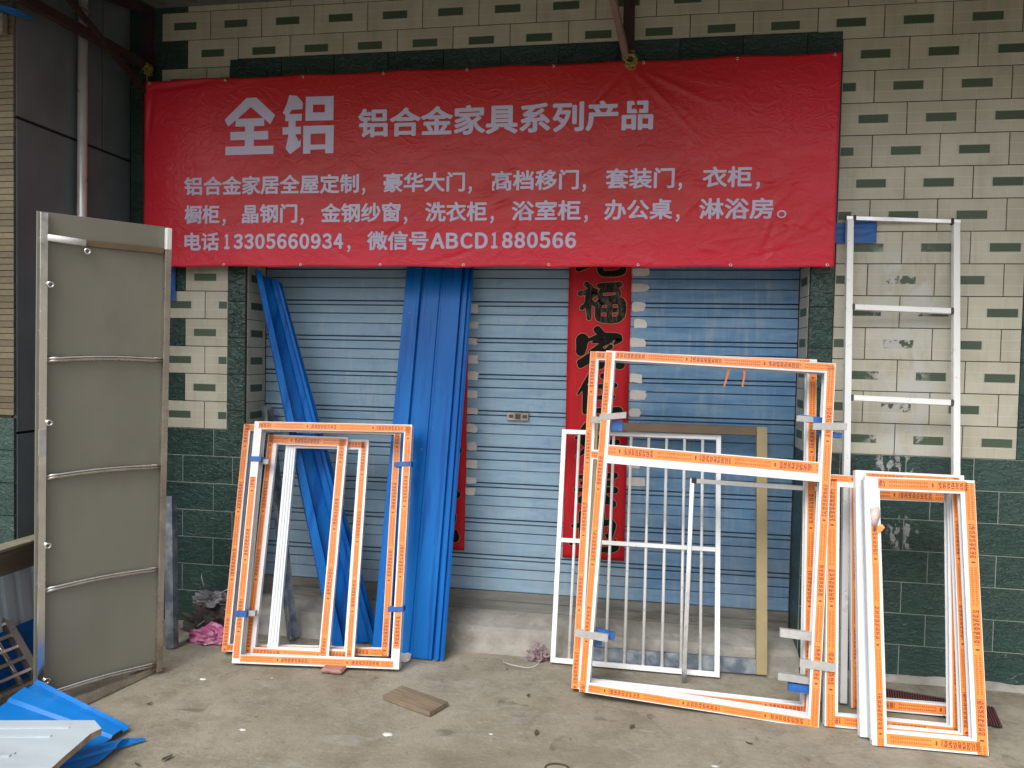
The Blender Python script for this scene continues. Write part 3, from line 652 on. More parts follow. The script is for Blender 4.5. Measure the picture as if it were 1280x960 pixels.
# ---- blue cloth remnants behind the banner
for (x0, x1, z0, z1, lab) in ((-.36, .030, 2.098, 2.195, 'blue plastic strip sticking out right of the red banner behind the steel ladder'), (-3.80, -3.622, 1.795, 2.1, 'blue plastic strip hanging below the left end of the red banner')):
    bm = bmesh.new(); g_ = [[bm.verts.new((x0+(x1-x0)*i/8, -.014-.004*noise.noise(Vector((i*.7, j*.9, x0)))-(.004 if j == 5 else 0), z0+(z1-z0)*j/6)) for i in range(9)] for j in range(7)]
    for j in range(6):
        for i in range(8): bm.faces.new((g_[j][i], g_[j][i+1], g_[j+1][i+1], g_[j+1][i]))
    o = finish(bm, 'blue_strip', M['blue_tape'], recalc=False); o.modifiers.new('thickness', 'SOLIDIFY').thickness = .001
    tag(o, lab, 'plastic strip')

# ---- neighbour building: grey clad side, tan brick front
NB = empty('neighbour_building', (-4.4, -.4, 0), None, 'neighbouring building with dark grey side cladding and a narrow tan brick front at left', 'building'); NO = Vector(NB.location)
bm = bmesh.new(); box(bm, Vector((-6.2, -.79, -.02))-NO, Vector((-3.93, 2.9, 4.6))-NO); finish(bm, 'masonry', M['black_gap'], NB)
bm = bmesh.new(); box(bm, Vector((-6.1, -.7945, 1.19))-NO, Vector((-3.936, -.791, 4.5))-NO); finish(bm, 'mortar_bed', M['mortar'], NB)
for y0, y1, z0, z1 in [(-.790, .0, -.01, 1.111), (-.790, .0, 1.123, 2.563), (-.790, -.226, 2.577, 4.6), (-.219, .0, 2.577, 4.6)]:
    bm = bmesh.new(); box(bm, Vector((-3.932, y0, z0))-NO, Vector((-3.911, y1-.002, z1))-NO, bev=.0015); finish(bm, 'cladding_panel', M['cladding'], NB)
bm = bmesh.new(); box(bm, (-.10, -.006, -.0132), (.10, .006, .0132), bev=.001); bme = finish(bm, 'brick', M['tan_brick'], NB); bdata = bme.data; bpy.data.objects.remove(bme)
z = 1.20+.0145; k = 0
while z < 3.2:
    x = -3.9145-.10 if k % 2 == 0 else -3.9145-.2
    if k % 2:
        o = link('brick', bdata, NB, Vector((-3.9645, -.800, z))-NO); o.scale = (.5, 1, 1)
    while x > -4.45:
        o = link('brick', bdata, NB, Vector((x, -.800+random.uniform(-.0015, .0015), z))-NO); x -= .203
    z += .029; k += 1
for v in range(8):
    zt = 1.19-v*TH
    for a, b in (((-4.2, -3.913), (-4.5, -4.2)) if v % 2 else ((-4.06, -3.913), (-4.36, -4.06))):
        bm = bmesh.new(); box(bm, Vector((a+.002, -.806, max(zt-TH, -.01)+.002))-NO, Vector((b-.002, -.79, zt-.002))-NO, bev=.001); finish(bm, 'plinth_tile', M['green'], NB)
bm = bmesh.new(); box(bm, Vector((-4.8, -1.0, 3.20))-NO, Vector((-3.935, -.812, 3.24))-NO); finish(bm, 'eave_board', M['soffit'], NB)
bm = bmesh.new(); sweep(bm, [Vector((-4.9, -.87, 3.16))-NO, Vector((-3.96, -.87, 3.035))-NO, Vector((-3.80, -.87, 2.990))-NO], [(-.05, -.004), (.05, -.004), (.05, .004), (-.05, .004)]); finish(bm, 'blue_flashing', M['blue'], NB)
bm = bmesh.new(); box(bm, Vector((-4.8, -.845, 2.93))-NO, Vector((-3.935, -.8125, 3.02))-NO, bev=.003); finish(bm, 'cornice', M['beam_top'], NB)
# steel downpipe
dp = empty('downpipe', (-3.875, -.42, 0), None, 'bright steel downpipe standing against the dark grey wall', 'pipe')
tube('pipe', [(0, -.012, 0), (0, -.004, 1.6), (0, .01, 3.9)], .023, M['pipe_steel'], dp, 16)
for z_ in (.6, 1.9, 3.2):
    bm = bmesh.new(); box(bm, (-.034, -.028, z_), (.024, .028, z_+.02), bev=.002); finish(bm, 'pipe_clip', M['steel_brown'], dp)

# ---- awning: rusty brackets and sheet roof
def bracket(x, label, diag):
    b = empty('awning_bracket', (x, 0, 0), None, label, 'bracket', 'rusty awning brackets on the wall')
    tube('post', [(0, -.035, 2.55), (0, -.035, 3.385)], 0, M['rust'], b, prof=sq(.042, .042))
    tube('top_chord', [(0, -.012, 3.385), (0, -1.46, 3.057)], 0, M['rust'], b, prof=sq(.04, .04))
    return b
b1 = bracket(-3.78, 'rusty steel bracket of crossed bars at the left end of the banner', 1)
tube('bottom_chord', [(0, -.02, 3.075), (0, -1.40, 3.03)], 0, M['rust'], b1, prof=sq(.035, .045))
tube('brace', [(.028, -.04, 2.89), (.028, -.78, 3.205)], 0, M['rust'], b1, prof=sq(.018, .028))
b2 = bracket(-1.17, 'rusty bracket tied with yellow cord over the middle of the banner', 1)
tube('brace', [(.010, -.37, 2.872), (-.105, -1.0, 3.135)], 0, M['pink_bar'], b2, prof=sq(.026, .03))
tube('hanger', [(.03, -.385, 2.86), (.022, -.385, 3.30)], 0, M['rust'], b2, prof=sq(.028, .028))
rf = empty('awning_roof', (-1.7, -.8, 3.3), None, 'dark corrugated sheet awning above the shop wall', 'roof'); RO = Vector(rf.location)
bm = bmesh.new(); k = 150; vg = []
for i in range(k+1):
    x = -4.3+i*(6.4/k); dz = .012 if i % 4 < 2 else -.012
    vg.append([bm.verts.new(Vector((x, y, 3.425-.228*abs(y)+dz))-RO) for y in (-.02, -.8, -1.5)])
for i in range(k):
    for j in range(2): bm.faces.new((vg[i][j], vg[i+1][j], vg[i+1][j+1], vg[i][j+1]))
o = finish(bm, 'corrugated_sheet', M['roof'], rf, recalc=False); o.modifiers.new('thickness', 'SOLIDIFY').thickness = .001
for y_ in (-.5, -.95, -1.4):
    tube('purlin', [Vector((-4.25, y_, 3.425-.228*abs(y_)-.032))-RO, Vector((2.05, y_, 3.425-.228*abs(y_)-.032))-RO], 0, M['rust'], rf, prof=sq(.03, .03))
def knot(loc, label, tails, r=.02):
    k_ = empty('cord_knot', loc, None, label, 'cord')
    bm = bmesh.new(); pts = []
    for i in range(60):
        a = i*.9; pts.append((r*math.cos(a)*(1+.3*math.sin(i*1.7)), r*.9*math.sin(a*1.3), r*math.sin(a)+.012*math.sin(i*.5)))
    sweep(bm, pts, circ(.0035, 5)); finish(bm, 'knot', M['rope'], k_, smooth=True)
    for t_ in tails: tube('cord_end', t_, .003, M['rope'], k_, 5)
knot((-3.755, -.075, 3.045), 'yellow cord tying the top left corner of the banner to the bracket', [[(0, 0, 0), (.01, -.02, -.05), (.025, -.03, -.10)], [(0, 0, 0), (-.02, -.015, .03), (-.03, -.01, -.02)]])
knot((-1.146, -.385, 2.865), 'yellow cord knot under the middle bracket above the banner', [[(0, 0, 0), (-.004, .10, -.01), (-.01, .27, .085)], [(0, 0, 0), (-.035, 0, .01), (-.04, .01, .03)]], .026)

# ================================================================== FRAMES
def alu_profile(fw, d, fins=True):
    g = fw*.55; f = .004
    if not fins: return [(0, 0), (fw, 0), (fw, d), (0, d)]
    return [(0, 0), (fw, 0), (fw, f), (g, f), (g, d*.5-f/2), (fw*.92, d*.5-f/2), (fw*.92, d*.5+f/2), (g, d*.5+f/2), (g, d-f), (fw, d-f), (fw, d), (0, d)]
def member(root, name, side, w, h, fw, d, l0, l1, fins=True, at=0., mat='white_alu', eps=0.):
    """side: L,R,B,T or M (rail at height `at`)"""
    bm = bmesh.new(); pr = alu_profile(fw, d, fins)
    def P(a, b, l):
        b = b+eps if b < d/2 else b-eps
        return {'L': (a, b, l), 'R': (w-a, b, l), 'B': (l, b, a), 'T': (l, b, h-a), 'M': (l, b, at+a), 'V': (at+a, b, l)}[side]
    r0 = [bm.verts.new(P(a, b, l0)) for a, b in pr]; r1 = [bm.verts.new(P(a, b, l1)) for a, b in pr]; k = len(pr)
    for j in range(k): bm.faces.new((r0[j], r0[(j+1) % k], r1[(j+1) % k], r1[j]))
    bm.faces.new(r0); bm.faces.new(r1[::-1])
    return finish(bm, name, M[mat], root)
def strip(parent, side, w, h, a0, a1, l0, l1, b=-.0007, at=0., face='front', d=0., name='protective_tape'):
    """thin printed tape; face front: on y=b ; face inner: on plane a=a0 spanning b0..b1 given by (a1,d)"""
    bm = bmesh.new(); n_ = max(2, int((l1-l0)/.12)); uvl = bm.loops.layers.uv.new()
    def P(a, bb, l): return {'L': (a, bb, l), 'R': (w-a, bb, l), 'B': (l, bb, a), 'T': (l, bb, h-a), 'M': (l, bb, at+a), 'V': (at+a, bb, l)}[side]
    rings = []; seed = random.random()*9
    for i in range(n_+1):
        l = l0+(l1-l0)*i/n_; j = .0016*noise.noise(Vector((l*7, seed, 0)))
        if face == 'front': q_ = [(a0+j, b), (a1+j, b), (a1+j, b+.0005), (a0+j, b+.0005)]
        else: q_ = [(a0, a1), (a0, d), (a0-.0006, d), (a0-.0006, a1)]
        rings.append(([bm.verts.new(P(x, y, l)) for x, y in q_], l))
    for i in range(n_):
        (ra, la), (rb, lb) = rings[i], rings[i+1]
        for j in range(4):
            f = bm.faces.new((ra[j], ra[(j+1) % 4], rb[(j+1) % 4], rb[j])); v0, v1 = (0., 1.) if j == 0 else (0., .05)
            for lp, uv_ in zip(f.loops, ((la, v0), (la, v1), (lb, v1), (lb, v0))): lp[uvl].uv = uv_
    bm.faces.new(rings[0][0]); bm.faces.new(rings[-1][0][::-1])
    return finish(bm, name, M['tape'], parent)
def alu_frame(q, label, fw, d, group, tapes, name='window_frame', cat='window frame', mids=(), fins=True):
    """tapes: dict side -> (a0,a1,l0frac,l1frac)"""
    r_ = leaning(name, q, label, cat, group); w, h = q[6], q[7]; mem = {}
    mem['L'] = member(r_, 'stile', 'L', w, h, fw, d, 0, h, fins); mem['R'] = member(r_, 'stile', 'R', w, h, fw, d, 0, h, fins)
    mem['B'] = member(r_, 'rail', 'B', w, h, fw, d, fw*.56, w-fw*.56, fins, eps=.0008); mem['T'] = member(r_, 'rail', 'T', w, h, fw, d, fw*.56, w-fw*.56, fins, eps=.0008)
    for z_, mw_ in mids: mem['M'] = member(r_, 'mid_rail', 'M', w, h, mw_, d, fw*.56, w-fw*.56, False, at=z_, eps=.001)
    for s, t_ in tapes.items():
        L_ = h if s[0] in 'LR' else w
        a0, a1, f0, f1 = t_[:4]; at = mids[0][0] if s[0] == 'M' else 0
        if len(t_) > 4: strip(mem[s[0]], s[0], w, h, a0, t_[4], L_*f0, L_*f1, at=at, face='inner', d=t_[5])
        else: strip(mem[s[0]], s[0], w, h, a0, a1, L_*f0, L_*f1, at=at)
    return r_, mem
def tie(parent_q, side_pts, mat, name='tape_tie'):
    pass
GL = 'orange taped aluminium frames leaning left of the blue sheet'
GRB = 'tall orange taped door frames leaning at the centre right'
GC = 'narrow orange taped frames stacked at far right'
A1 = (-3.089, -.423, .019, 8.5, -13.5, .2, .835, 1.148)
A2 = (-2.974, -.530, .012, 6.5, -13.2, -.2, .815, 1.181)
S1 = (-2.952, -.456, .012, 6.1, -14.0, .5, .422, 1.109)
S2 = (-2.851, -.419, .007, 6.2, -13.8, -.2, .438, 1.095)
a1, _ = alu_frame(A1, 'rear window frame of the left stack, its orange left edge showing outside the front frame', .036, .045, GL,
          {'L': (.001, .029, .0, 1.), 'R': (.003, .034, 0., .99), 'T': (.002, .034, .02, .98), 'B': (.004, .034, .03, .97), 'B2': (.030, 0, .03, .97, .006, .022)})
a2, m2 = alu_frame(A2, 'front window frame of the left stack with blue tape on its white left upright', .040, .060, GL,
          {'L': (.004, .034, .02, .76), 'R': (.002, .033, .08, .99), 'T': (.004, .037, .03, .99), 'B': (.008, .037, .05, .965)})
s1, _ = alu_frame(S1, 'narrow window sash with orange faces between the two left frames', .050, .024, GL,
          {'L': (.004, .030, .0, 1.), 'R': (.012, .044, 0., .99), 'T': (.008, .046, .04, .99), 'B': (.012, .046, .10, .9)}, 'sliding_window', 'window sash', fins=False)
s2, _ = alu_frame(S2, 'narrow window sash with a bare grooved white upright behind the other sash', .052, .022, GL,
          {'R': (.012, .038, .0, .99), 'T': (.010, .044, .04, .95), 'B': (.010, .044, .1, .9)}, 'sliding_window', 'window sash', fins=False)
# grooves on the bare upright
for x_ in (.012, .026, .040):
    bm = bmesh.new(); box(bm, (x_, -.0022, .02), (x_+.0035, 0, 1.05)); finish(bm, 'groove_fin', M['grey_alu'], s2)
B1 = (-1.335,-0.473,0.016, -0.7,-10.4,1.0, 1.042,1.565)
B2 = (-1.296,-0.540,0.034, -3.2,-8.9,2.2, 1.007,1.544)
b1f, _ = alu_frame(B1, 'rear tall door frame, its orange upright showing left of the front frame', .042, .055, GRB,
          {'L': (.001, .029, .0, 1.), 'R': (.002, .033, 0., .99), 'T': (.003, .036, .03, .97), 'B': (.006, .036, .03, .97), 'M': (.006, .036, .03, .97), 'B2': (.022, 0, .03, .97, .006, .026)}, 'door_frame', 'door frame', ((1.045, .046),))
b2f, _ = alu_frame(B2, 'front tall door frame with an orange cross rail and blue tape ties', .044, .065, GRB,
          {'L': (.001, .029, .0, .995), 'R': (.003, .034, .0, .99), 'T': (.003, .036, .045, .995), 'B': (.005, .036, .04, .965), 'B2': (.0245, 0, .05, .96, .036, .058), 'M': (.036, .080, .045, .95)}, 'door_frame', 'door frame', ((1.022, .085),))
C0 = (-.108, -.385, .004, -1.1, -7.2, -.5, .464, .965)
C1 = (-.268, -.600, .010, 3.0, -10.2, 1.6, .545, 1.045)
C2 = (-.116, -.722, .007, .5, -11.5, -.2, .426, 1.063)
C3 = (-.148, -.668, .011, 1.9, -12.4, .8, .437, 1.078)
alu_frame(C0, 'lowest rear frame at far right with a darker orange top rail', .050, .030, GC,
          {'L': (.006, .046, .0, 1.), 'R': (.004, .046, 0., .99), 'T': (.006, .046, .04, .97), 'B': (.008, .044, .03, .97)}, fins=False)
alu_frame(C1, 'widest frame at far right, next to the tall door frames', .052, .034, GC,
          {'L': (.004, .040, .0, .98), 'R': (.004, .040, 0., .99), 'T': (.003, .030, .02, .97), 'B': (.008, .044, .07, .97)})
alu_frame(C3, 'second frame at far right, topmost behind the front one, with pale grooved left side', .050, .034, GC,
          {'R': (.018, .046, 0., .99), 'T': (.010, .036, .10, .95), 'B': (.010, .044, .1, .95)})
c2f, m = alu_frame(C2, 'front frame at far right with a peeling white patch on its left upright', .056, .036, GC,
          {'L': (.018, .044, .0, .82), 'R': (.002, .040, .0, .99), 'T': (.006, .048, .12, .93), 'B': (.008, .048, .125, .93)})
bm = bmesh.new(); box(bm, (-.006, -.0001, .02), (0, .036, 1.05)); finish(bm, 'side_fin', M['grey_alu'], c2f)
# peeled film curl
bm = bmesh.new(); pk = [(.014, .93), (.05, .94), (.054, .90), (.040, .862), (.030, .835), (.020, .87)]
f0 = [bm.verts.new((x, -.003-.004*abs(math.sin(i*1.9)), z)) for i, (x, z) in enumerate(pk)]; c0 = bm.verts.new((.034, -.012, .895))
for i in range(6): bm.faces.new((f0[i], f0[(i+1) % 6], c0))
o = finish(bm, 'peeled_film', M['peel'], c2f, smooth=True); o.modifiers.new('thickness', 'SOLIDIFY').thickness = .0008
bm = bmesh.new(); f0 = [bm.verts.new(p_) for p_ in ((.038, -.004, .83), (.058, -.010, .84), (.068, -.014, .855), (.060, -.006, .868), (.044, -.005, .86))]; bm.faces.new(f0)
o = finish(bm, 'torn_tape', M['tape'], c2f); o.modifiers.new('thickness', 'SOLIDIFY').thickness = .0006
# tape ties round the uprights
def tie_on(root, x0, x1, z0, h_, y0, y1, mat, sl=0.):
    bm = bmesh.new(); n_ = 8; f = []; b_ = []
    for i in range(n_+1):
        x = x0+(x1-x0)*i/n_; z = z0+sl*(i/n_); j = .0016*noise.noise(Vector((x*60, z*9, 3)))
        f.append([bm.verts.new(p_) for p_ in ((x, y0+j, z), (x, y0-j*.5, z+h_), (x, y1, z+h_), (x, y1, z))])
    for i in range(n_):
        for j in range(4): bm.faces.new((f[i][j], f[i][(j+1) % 4], f[i+1][(j+1) % 4], f[i+1][j]))
    bm.faces.new(f[0]); bm.faces.new(f[-1][::-1]); finish(bm, 'tape_tie', M[mat], root)
tie_on(a2, -.004, .052, .975, .026, -.003, .063, 'blue_tape'); tie_on(a2, .053, .082, .965, .024, .02, .052, 'grey_tape')
tie_on(a2, -.004, .050, .215, .030, -.003, .063, 'blue_tape'); tie_on(a2, .051, .085, .218, .026, .02, .052, 'grey_tape')
tie_on(a2, .735, .821, .965, .024, -.003, .063, 'blue_tape', .006); tie_on(a2, .745, .821, .262, .024, -.003, .063, 'blue_tape', .004)
tie_on(b2f, -.006, .115, 1.215, .028, -.003, .020, 'grey_tape', .02); tie_on(b2f, .050, .10, 1.175, .05, .03, .068, 'blue_tape', .0)
tie_on(b2f, -.05, .0, 1.205, .03, .045, .068, 'grey_tape')
tie_on(b2f, -.035, .11, .235, .032, -.003, .020, 'grey_tape', -.005); tie_on(b2f, .05, .135, .242, .034, .03, .068, 'blue_tape', -.01); tie_on(b2f, .05, .08, .20, .035, .031, .066, 'blue_tape')
tie_on(b2f, .925, 1.064, 1.245, .030, -.003, .020, 'grey_tape', .01); tie_on(b2f, .87, .985, 1.285, .028, .03, .068, 'blue_tape', -.01); tie_on(b2f, .955, 1.05, 1.225, .022, .021, .067, 'blue_tape', -.004); tie_on(b2f, .86, .93, 1.28, .026, .026, .0295, 'grey_tape')
tie_on(b2f, .92, 1.062, .238, .034, -.003, .020, 'grey_tape', .0); tie_on(b2f, .885, .975, .128, .03, .030, .068, 'blue_tape'); tie_on(b2f, .84, .97, .345, .034, .035, .07, 'grey_tape'); tie_on(b2f, .84, .965, .165, .03, .035, .07, 'grey_tape')
# loose ends of orange tape hanging from the top rail
for x_, l_ in ((.560, .085), (.625, .080)):
    bm = bmesh.new(); uvl = bm.loops.layers.uv.new(); vs = []
    for i in range(7):
        t_ = i/6; wv = .005-.002*t_; ox = x_-(.018*t_ if x_ < .6 else -.003*math.sin(t_*5)); vs.append((bm.verts.new((ox-wv, .012+.010*math.sin(t_*3), 1.496-l_*t_)), bm.verts.new((ox+wv, .016+.010*math.sin(t_*3), 1.496-l_*t_))))
    for i in range(6):
        f = bm.faces.new((vs[i][0], vs[i][1], vs[i+1][1], vs[i+1][0]))
        for lp, uv_ in zip(f.loops, ((i*.012, 0), (i*.012, 1), (i*.012+.012, 1), (i*.012+.012, 0))): lp[uvl].uv = uv_
    o = finish(bm, 'loose_tape', M['tape'], b2f); o.modifiers.new('thickness', 'SOLIDIFY').thickness = .0005

# ---- stainless security grille
Dq = (-1.466, -.174, .005, -.3, -14.2, .1, .817, 1.174)
g = leaning('window_grille', Dq, 'bright steel window grille with upright bars leaning behind the tall frames', 'grille'); w, h = Dq[6:]
T_ = .024
def bar(root, name, a, b, wx, wy, mat='steel_white', bev=.0015):
    bm = bmesh.new(); a = Vector(a); b = Vector(b)
    box(bm, (min(a.x, b.x)-wx/2 if abs(a.x-b.x) < 1e-6 else min(a.x, b.x), a.y, min(a.z, b.z) if abs(a.x-b.x) < 1e-6 else a.z-wx/2),
        (max(a.x, b.x)+wx/2 if abs(a.x-b.x) < 1e-6 else max(a.x, b.x), a.y+wy, max(a.z, b.z) if abs(a.x-b.x) < 1e-6 else a.z+wx/2), bev=bev)
    return finish(bm, name, M[mat], root)
bar(g, 'stile', (T_/2, 0, 0), (T_/2, 0, h), T_, T_); bar(g, 'stile', (w-T_/2, 0, 0), (w-T_/2, 0, h), T_, T_)
for z_ in (T_/2, h-T_/2): bar(g, 'rail', (T_, .0005, z_), (w-T_, .0005, z_), T_, T_-.001)
bar(g, 'mid_rail', (T_, -.002, .600), (w-T_, -.002, .600), .022, .010)
for i in range(8):
    x = w*(i+1)/9; tube('grille_bar', [(x, .014, T_), (x, .014, h-T_)], .0078, M['steel_white'], g, 10)
# ---- old gold-brown frame
Eq = (-1.319, -.135, .010, 1.2, -9.8, 0, .900, 1.201)
e = leaning('old_frame', Eq, 'old olive brown metal frame leaning behind the steel grille', 'frame'); w, h = Eq[6:]
bar(e, 'stile', (.026, 0, 0), (.026, 0, h), .052, .03, 'gold'); bar(e, 'stile', (w-.026, 0, 0), (w-.026, 0, h), .052, .03, 'gold')
bar(e, 'top_rail', (.0525, .001, h-.022), (w-.0525, .001, h-.022), .044, .028, 'gold_dark'); bar(e, 'bottom_rail', (.0525, .001, .035), (w-.0525, .001, .035), .07, .028, 'galv')
# ---- bracket frame of square steel tube
Fq = (-.833, -.262, .004, -9.1, -9.0, -.1, .625, .956)
f_ = leaning('tube_frame', Fq, 'thin square steel tube frame with a dark welded corner inside the tall door frame', 'frame'); w, h = Fq[6:]
bar(f_, 'leg', (.011, 0, 0), (.011, 0, h), .022, .022, 'steel'); bar(f_, 'leg', (w-.011, 0, 0), (w-.011, 0, h), .022, .022, 'steel')
bar(f_, 'top_rail', (.0225, .0005, h-.012), (w-.0225, .0005, h-.012), .022, .021, 'steel_white')
bm = bmesh.new(); box(bm, (.006, -.003, h-.026), (.034, .024, h+.004), bev=.005); finish(bm, 'weld', M['weld'], f_)
# ---- ladder-like stand against the right wall
Gq = (-.149, -.365, .012, 4.8, -8.0, 1.6, .513, 2.227)
l_ = leaning('steel_ladder', Gq, 'bright steel ladder with three rungs leaning on the tiled wall', 'ladder'); w, h = Gq[6:]
bar(l_, 'upright', (.015, 0, 0), (.015, 0, h-.01), .030, .026); bar(l_, 'upright', (w-.015, 0, 0), (w-.015, 0, h-.01), .030, .026)
for i, z_ in enumerate((h-.004, h-.432, h-.860, h-1.29)):
    bar(l_, 'rung', (-.004 if i == 0 else .0305, .002, z_), (w+.004 if i == 0 else w-.0305, .002, z_), .026 if i else .020, .022, 'steel_white' if i else 'steel')
    for x_ in (.034, w-.034):
        bm = bmesh.new(); box(bm, (x_-.007, -.003, z_-.015), (x_+.007, .026, z_+.015), bev=.004); finish(bm, 'weld', M['weld'], l_)

# ---- big board door leaf at left
Hq = (-3.528, -1.108, .007, 55.9, 3.8, -.6, .516, 2.056)
hl = leaning('steel_framed_board', Hq, 'tall taupe board with a steel frame and cross rails standing at left', 'door panel'); w, h = Hq[6:]
bm = bmesh.new(); box(bm, (-.006, .026, .03), (w+.001, .034, h), bev=.001); finish(bm, 'board', M['board'], hl)
bar(hl, 'stile', (.014, .0, .0), (.014, .0, h-.004), .028, .0255, 'steel'); bar(hl, 'stile', (w-.013, .0, .0), (w-.013, 0, h-.10), .026, .0255, 'steel_brown')
bm = bmesh.new(); box(bm, (w-.024, -.0015, h-.10), (w-.001, .024, h-.005), bev=.002); finish(bm, 'stile_end', M['steel_white'], hl)
for i, z_ in enumerate((1.462, .975, .494, .036)):
    bow = -.012
    for k_, (dz, rr_) in enumerate(((0.006, .0055), (-.006, .0070))):
        pts = [(.028+(w-.056)*t_/10, .012, z_+dz+bow*0+.010*math.sin(math.pi*t_/10)) for t_ in range(11)]
        tube('cross_rail', pts, rr_, M['steel' if k_ == 0 else 'steel_brown'], hl, 8)
tube('short_tube', [(.026, .006, 1.955), (.165, .006, 1.948)], .014, M['steel_white'], hl, 12)
bm = bmesh.new(); box(bm, (.166, .012, 1.936), (w-.030, .025, 1.962), bev=.001); finish(bm, 'flat_bar', M['gold_dark'], hl)
def lug(x, z_, y_=-.006):
    bm = bmesh.new(); pts = [(x+.0105*math.cos(a*math.pi/6), y_, z_+.0105*math.sin(a*math.pi/6)) for a in range(13)]; sweep(bm, pts, circ(.0042, 6), cap=False, upv=Vector((0, 1, 0)))
    finish(bm, 'hinge_lug', M['steel'], hl, smooth=True)
for x_, z_ in ((.170, 1.915), (.036, 1.768), (.036, 1.205), (.034, .690), (.034, .105)): lug(x_, z_)
bm = bmesh.new(); box(bm, (-.002, -.004, 1.40-.33), (.026, -.0002, 1.40-.22), bev=.001); finish(bm, 'tape_patch', M['grey_tape'], hl)
# bottom tube on the ground in front of it
t_ = tube('ground_tube', [(-3.415, -1.27, .016), (-3.283, -.635, .016)], 0, M['steel_brown'], None, prof=sq(.03, .03)); tag(t_, 'square steel tube lying on the ground below the taupe board', 'tube')

# ---- blue sheet-metal pieces
Kq = (-2.368, -.255, .006, -.4, -11.3, .7, .379, 2.16)
k_ = leaning('blue_metal_sheet', Kq, 'wide ribbed blue metal sheet leaning upright against the middle of the shutter', 'metal sheet'); w, h = Kq[6:]
pf = [(0, .006), (.004, -.004), (.088, -.004), (.094, .018), (.106, .018), (.112, -.003), (.198, -.003), (.202, .004), (.212, .004), (.216, -.003), (.315, -.003), (.320, .018), (.330, .018), (.335, -.006), (.352, -.006), (.356, .012), (.366, .012), (.370, -.004), (.379, .004)]
bm = bmesh.new(); nz = 24
rg = [[bm.verts.new((x, y+.0008*noise.noise(Vector((x*4, j*.2, 2))), h*j/nz)) for x, y in pf] for j in range(nz+1)]
for j in range(nz):
    for i in range(len(pf)-1): bm.faces.new((rg[j][i], rg[j][i+1], rg[j+1][i+1], rg[j+1][i]))
o = finish(bm, 'ribbed_sheet', M['blue'], k_, recalc=False); o.modifiers.new('thickness', 'SOLIDIFY').thickness = .0012
def trim(name, label, tl, tr, br, bl, prof, mat, lift=1.):
    """folded strip lofted from bottom edge to top edge; prof: (fraction across, depth)"""
    tl, tr, br, bl = map(Vector, (tl, tr, br, bl)); o_ = (bl+br)/2; r_ = empty(name, o_, None, label, 'metal sheet')
    nrm = (br-bl).cross(tl-bl).normalized(); nrm = -nrm if nrm.y > 0 else nrm
    bm = bmesh.new(); nz = 16; rg = []
    for j in range(nz+1):
        t2 = j/nz; rg.append([bm.verts.new((bl+(tl-bl)*t2)*(1-s_)+(br+(tr-br)*t2)*s_+nrm*(d_+.0005*noise.noise(Vector((s_*3, j*.2, 8))))-o_) for s_, d_ in prof])
    for j in range(nz):
        for i in range(len(prof)-1): bm.faces.new((rg[j][i], rg[j][i+1], rg[j+1][i+1], rg[j+1][i]))
    o = finish(bm, 'folded_sheet', M[mat], r_, recalc=False); o.modifiers.new('thickness', 'SOLIDIFY').thickness = .0012
    return r_
trim('blue_metal_trim', 'long folded blue metal trim leaning diagonally across the left of the shutter', (-3.165, .02, 1.965), (-3.045, .10, 1.90), (-2.375, -.085, .006), (-2.60, -.20, .006),
     [(0, -.02), (.02, .03), (.22, .035), (.26, -.015), (.55, -.02), (.60, .0), (.74, .004), (.78, .03), (.86, .034), (.90, .008), (.97, .004), (1, -.02)], 'blue')
# galvanised angle leaning in the left reveal
an = empty('steel_angle', (-2.828, -.16, .0), None, 'grey steel angle leaning in the left door reveal behind the frames', 'angle bar')
tube('angle_bar', [(0, 0, .01), (-.31, .30, 1.21)], 0, M['galv'], an, prof=[(-.03, -.02), (.03, -.02), (.03, -.014), (-.024, -.014), (-.024, .03), (-.03, .03)])
pp = tube('grey_post', [(-3.385, -.385, .0), (-3.455, -.30, .76)], 0, M['galv'], None, prof=sq(.045, .045)); tag(pp, 'grey square post leaning behind the right edge of the taupe board', 'post')

# ================================================================== LEFT HEAP
def sheet(name, label, mat, pts, seg=(14, 6), prof=None, th=.0012, parent=None, amp=.006, mats=None):
    """bilinear folded sheet from four corners bl,br,tr,tl"""
    bl, br, tr, tl = map(Vector, pts); o_ = (bl+br)/2; bm = bmesh.new(); nrm = (br-bl).cross(tl-bl).normalized(); nrm = nrm if nrm.z > 0 else -nrm
    pr_ = prof or [(i/seg[1], 0) for i in range(seg[1]+1)]; rg = []
    for i in range(seg[0]+1):
        s_ = i/seg[0]; rg.append([bm.verts.new((bl+(br-bl)*s_)*(1-t2)+(tl+(tr-tl)*s_)*t2+nrm*(d_+amp*noise.noise(Vector((s_*4, t2*3, bl.x))))-o_) for t2, d_ in pr_])
    for i in range(seg[0]):
        for j in range(len(pr_)-1): bm.faces.new((rg[i][j], rg[i+1][j], rg[i+1][j+1], rg[i][j+1]))
    o = finish(bm, name, mat, parent, recalc=False, loc=o_ if parent is None else None); md = o.modifiers.new('thickness', 'SOLIDIFY'); md.thickness = th; md.offset = 0
    if label: tag(o, label, 'metal sheet')
    return o
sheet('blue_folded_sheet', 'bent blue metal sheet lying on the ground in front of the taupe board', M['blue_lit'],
      [(-3.52, -1.52, .070), (-3.06, -1.44, .012), (-3.03, -1.205, .016), (-3.515, -1.125, .125)], (16, 8), [(0, 0), (.25, 0), (.45, .0), (.62, .0), (.66, .010), (.84, .012), (.87, -.004), (.97, -.004), (1, .010)], amp=.001)
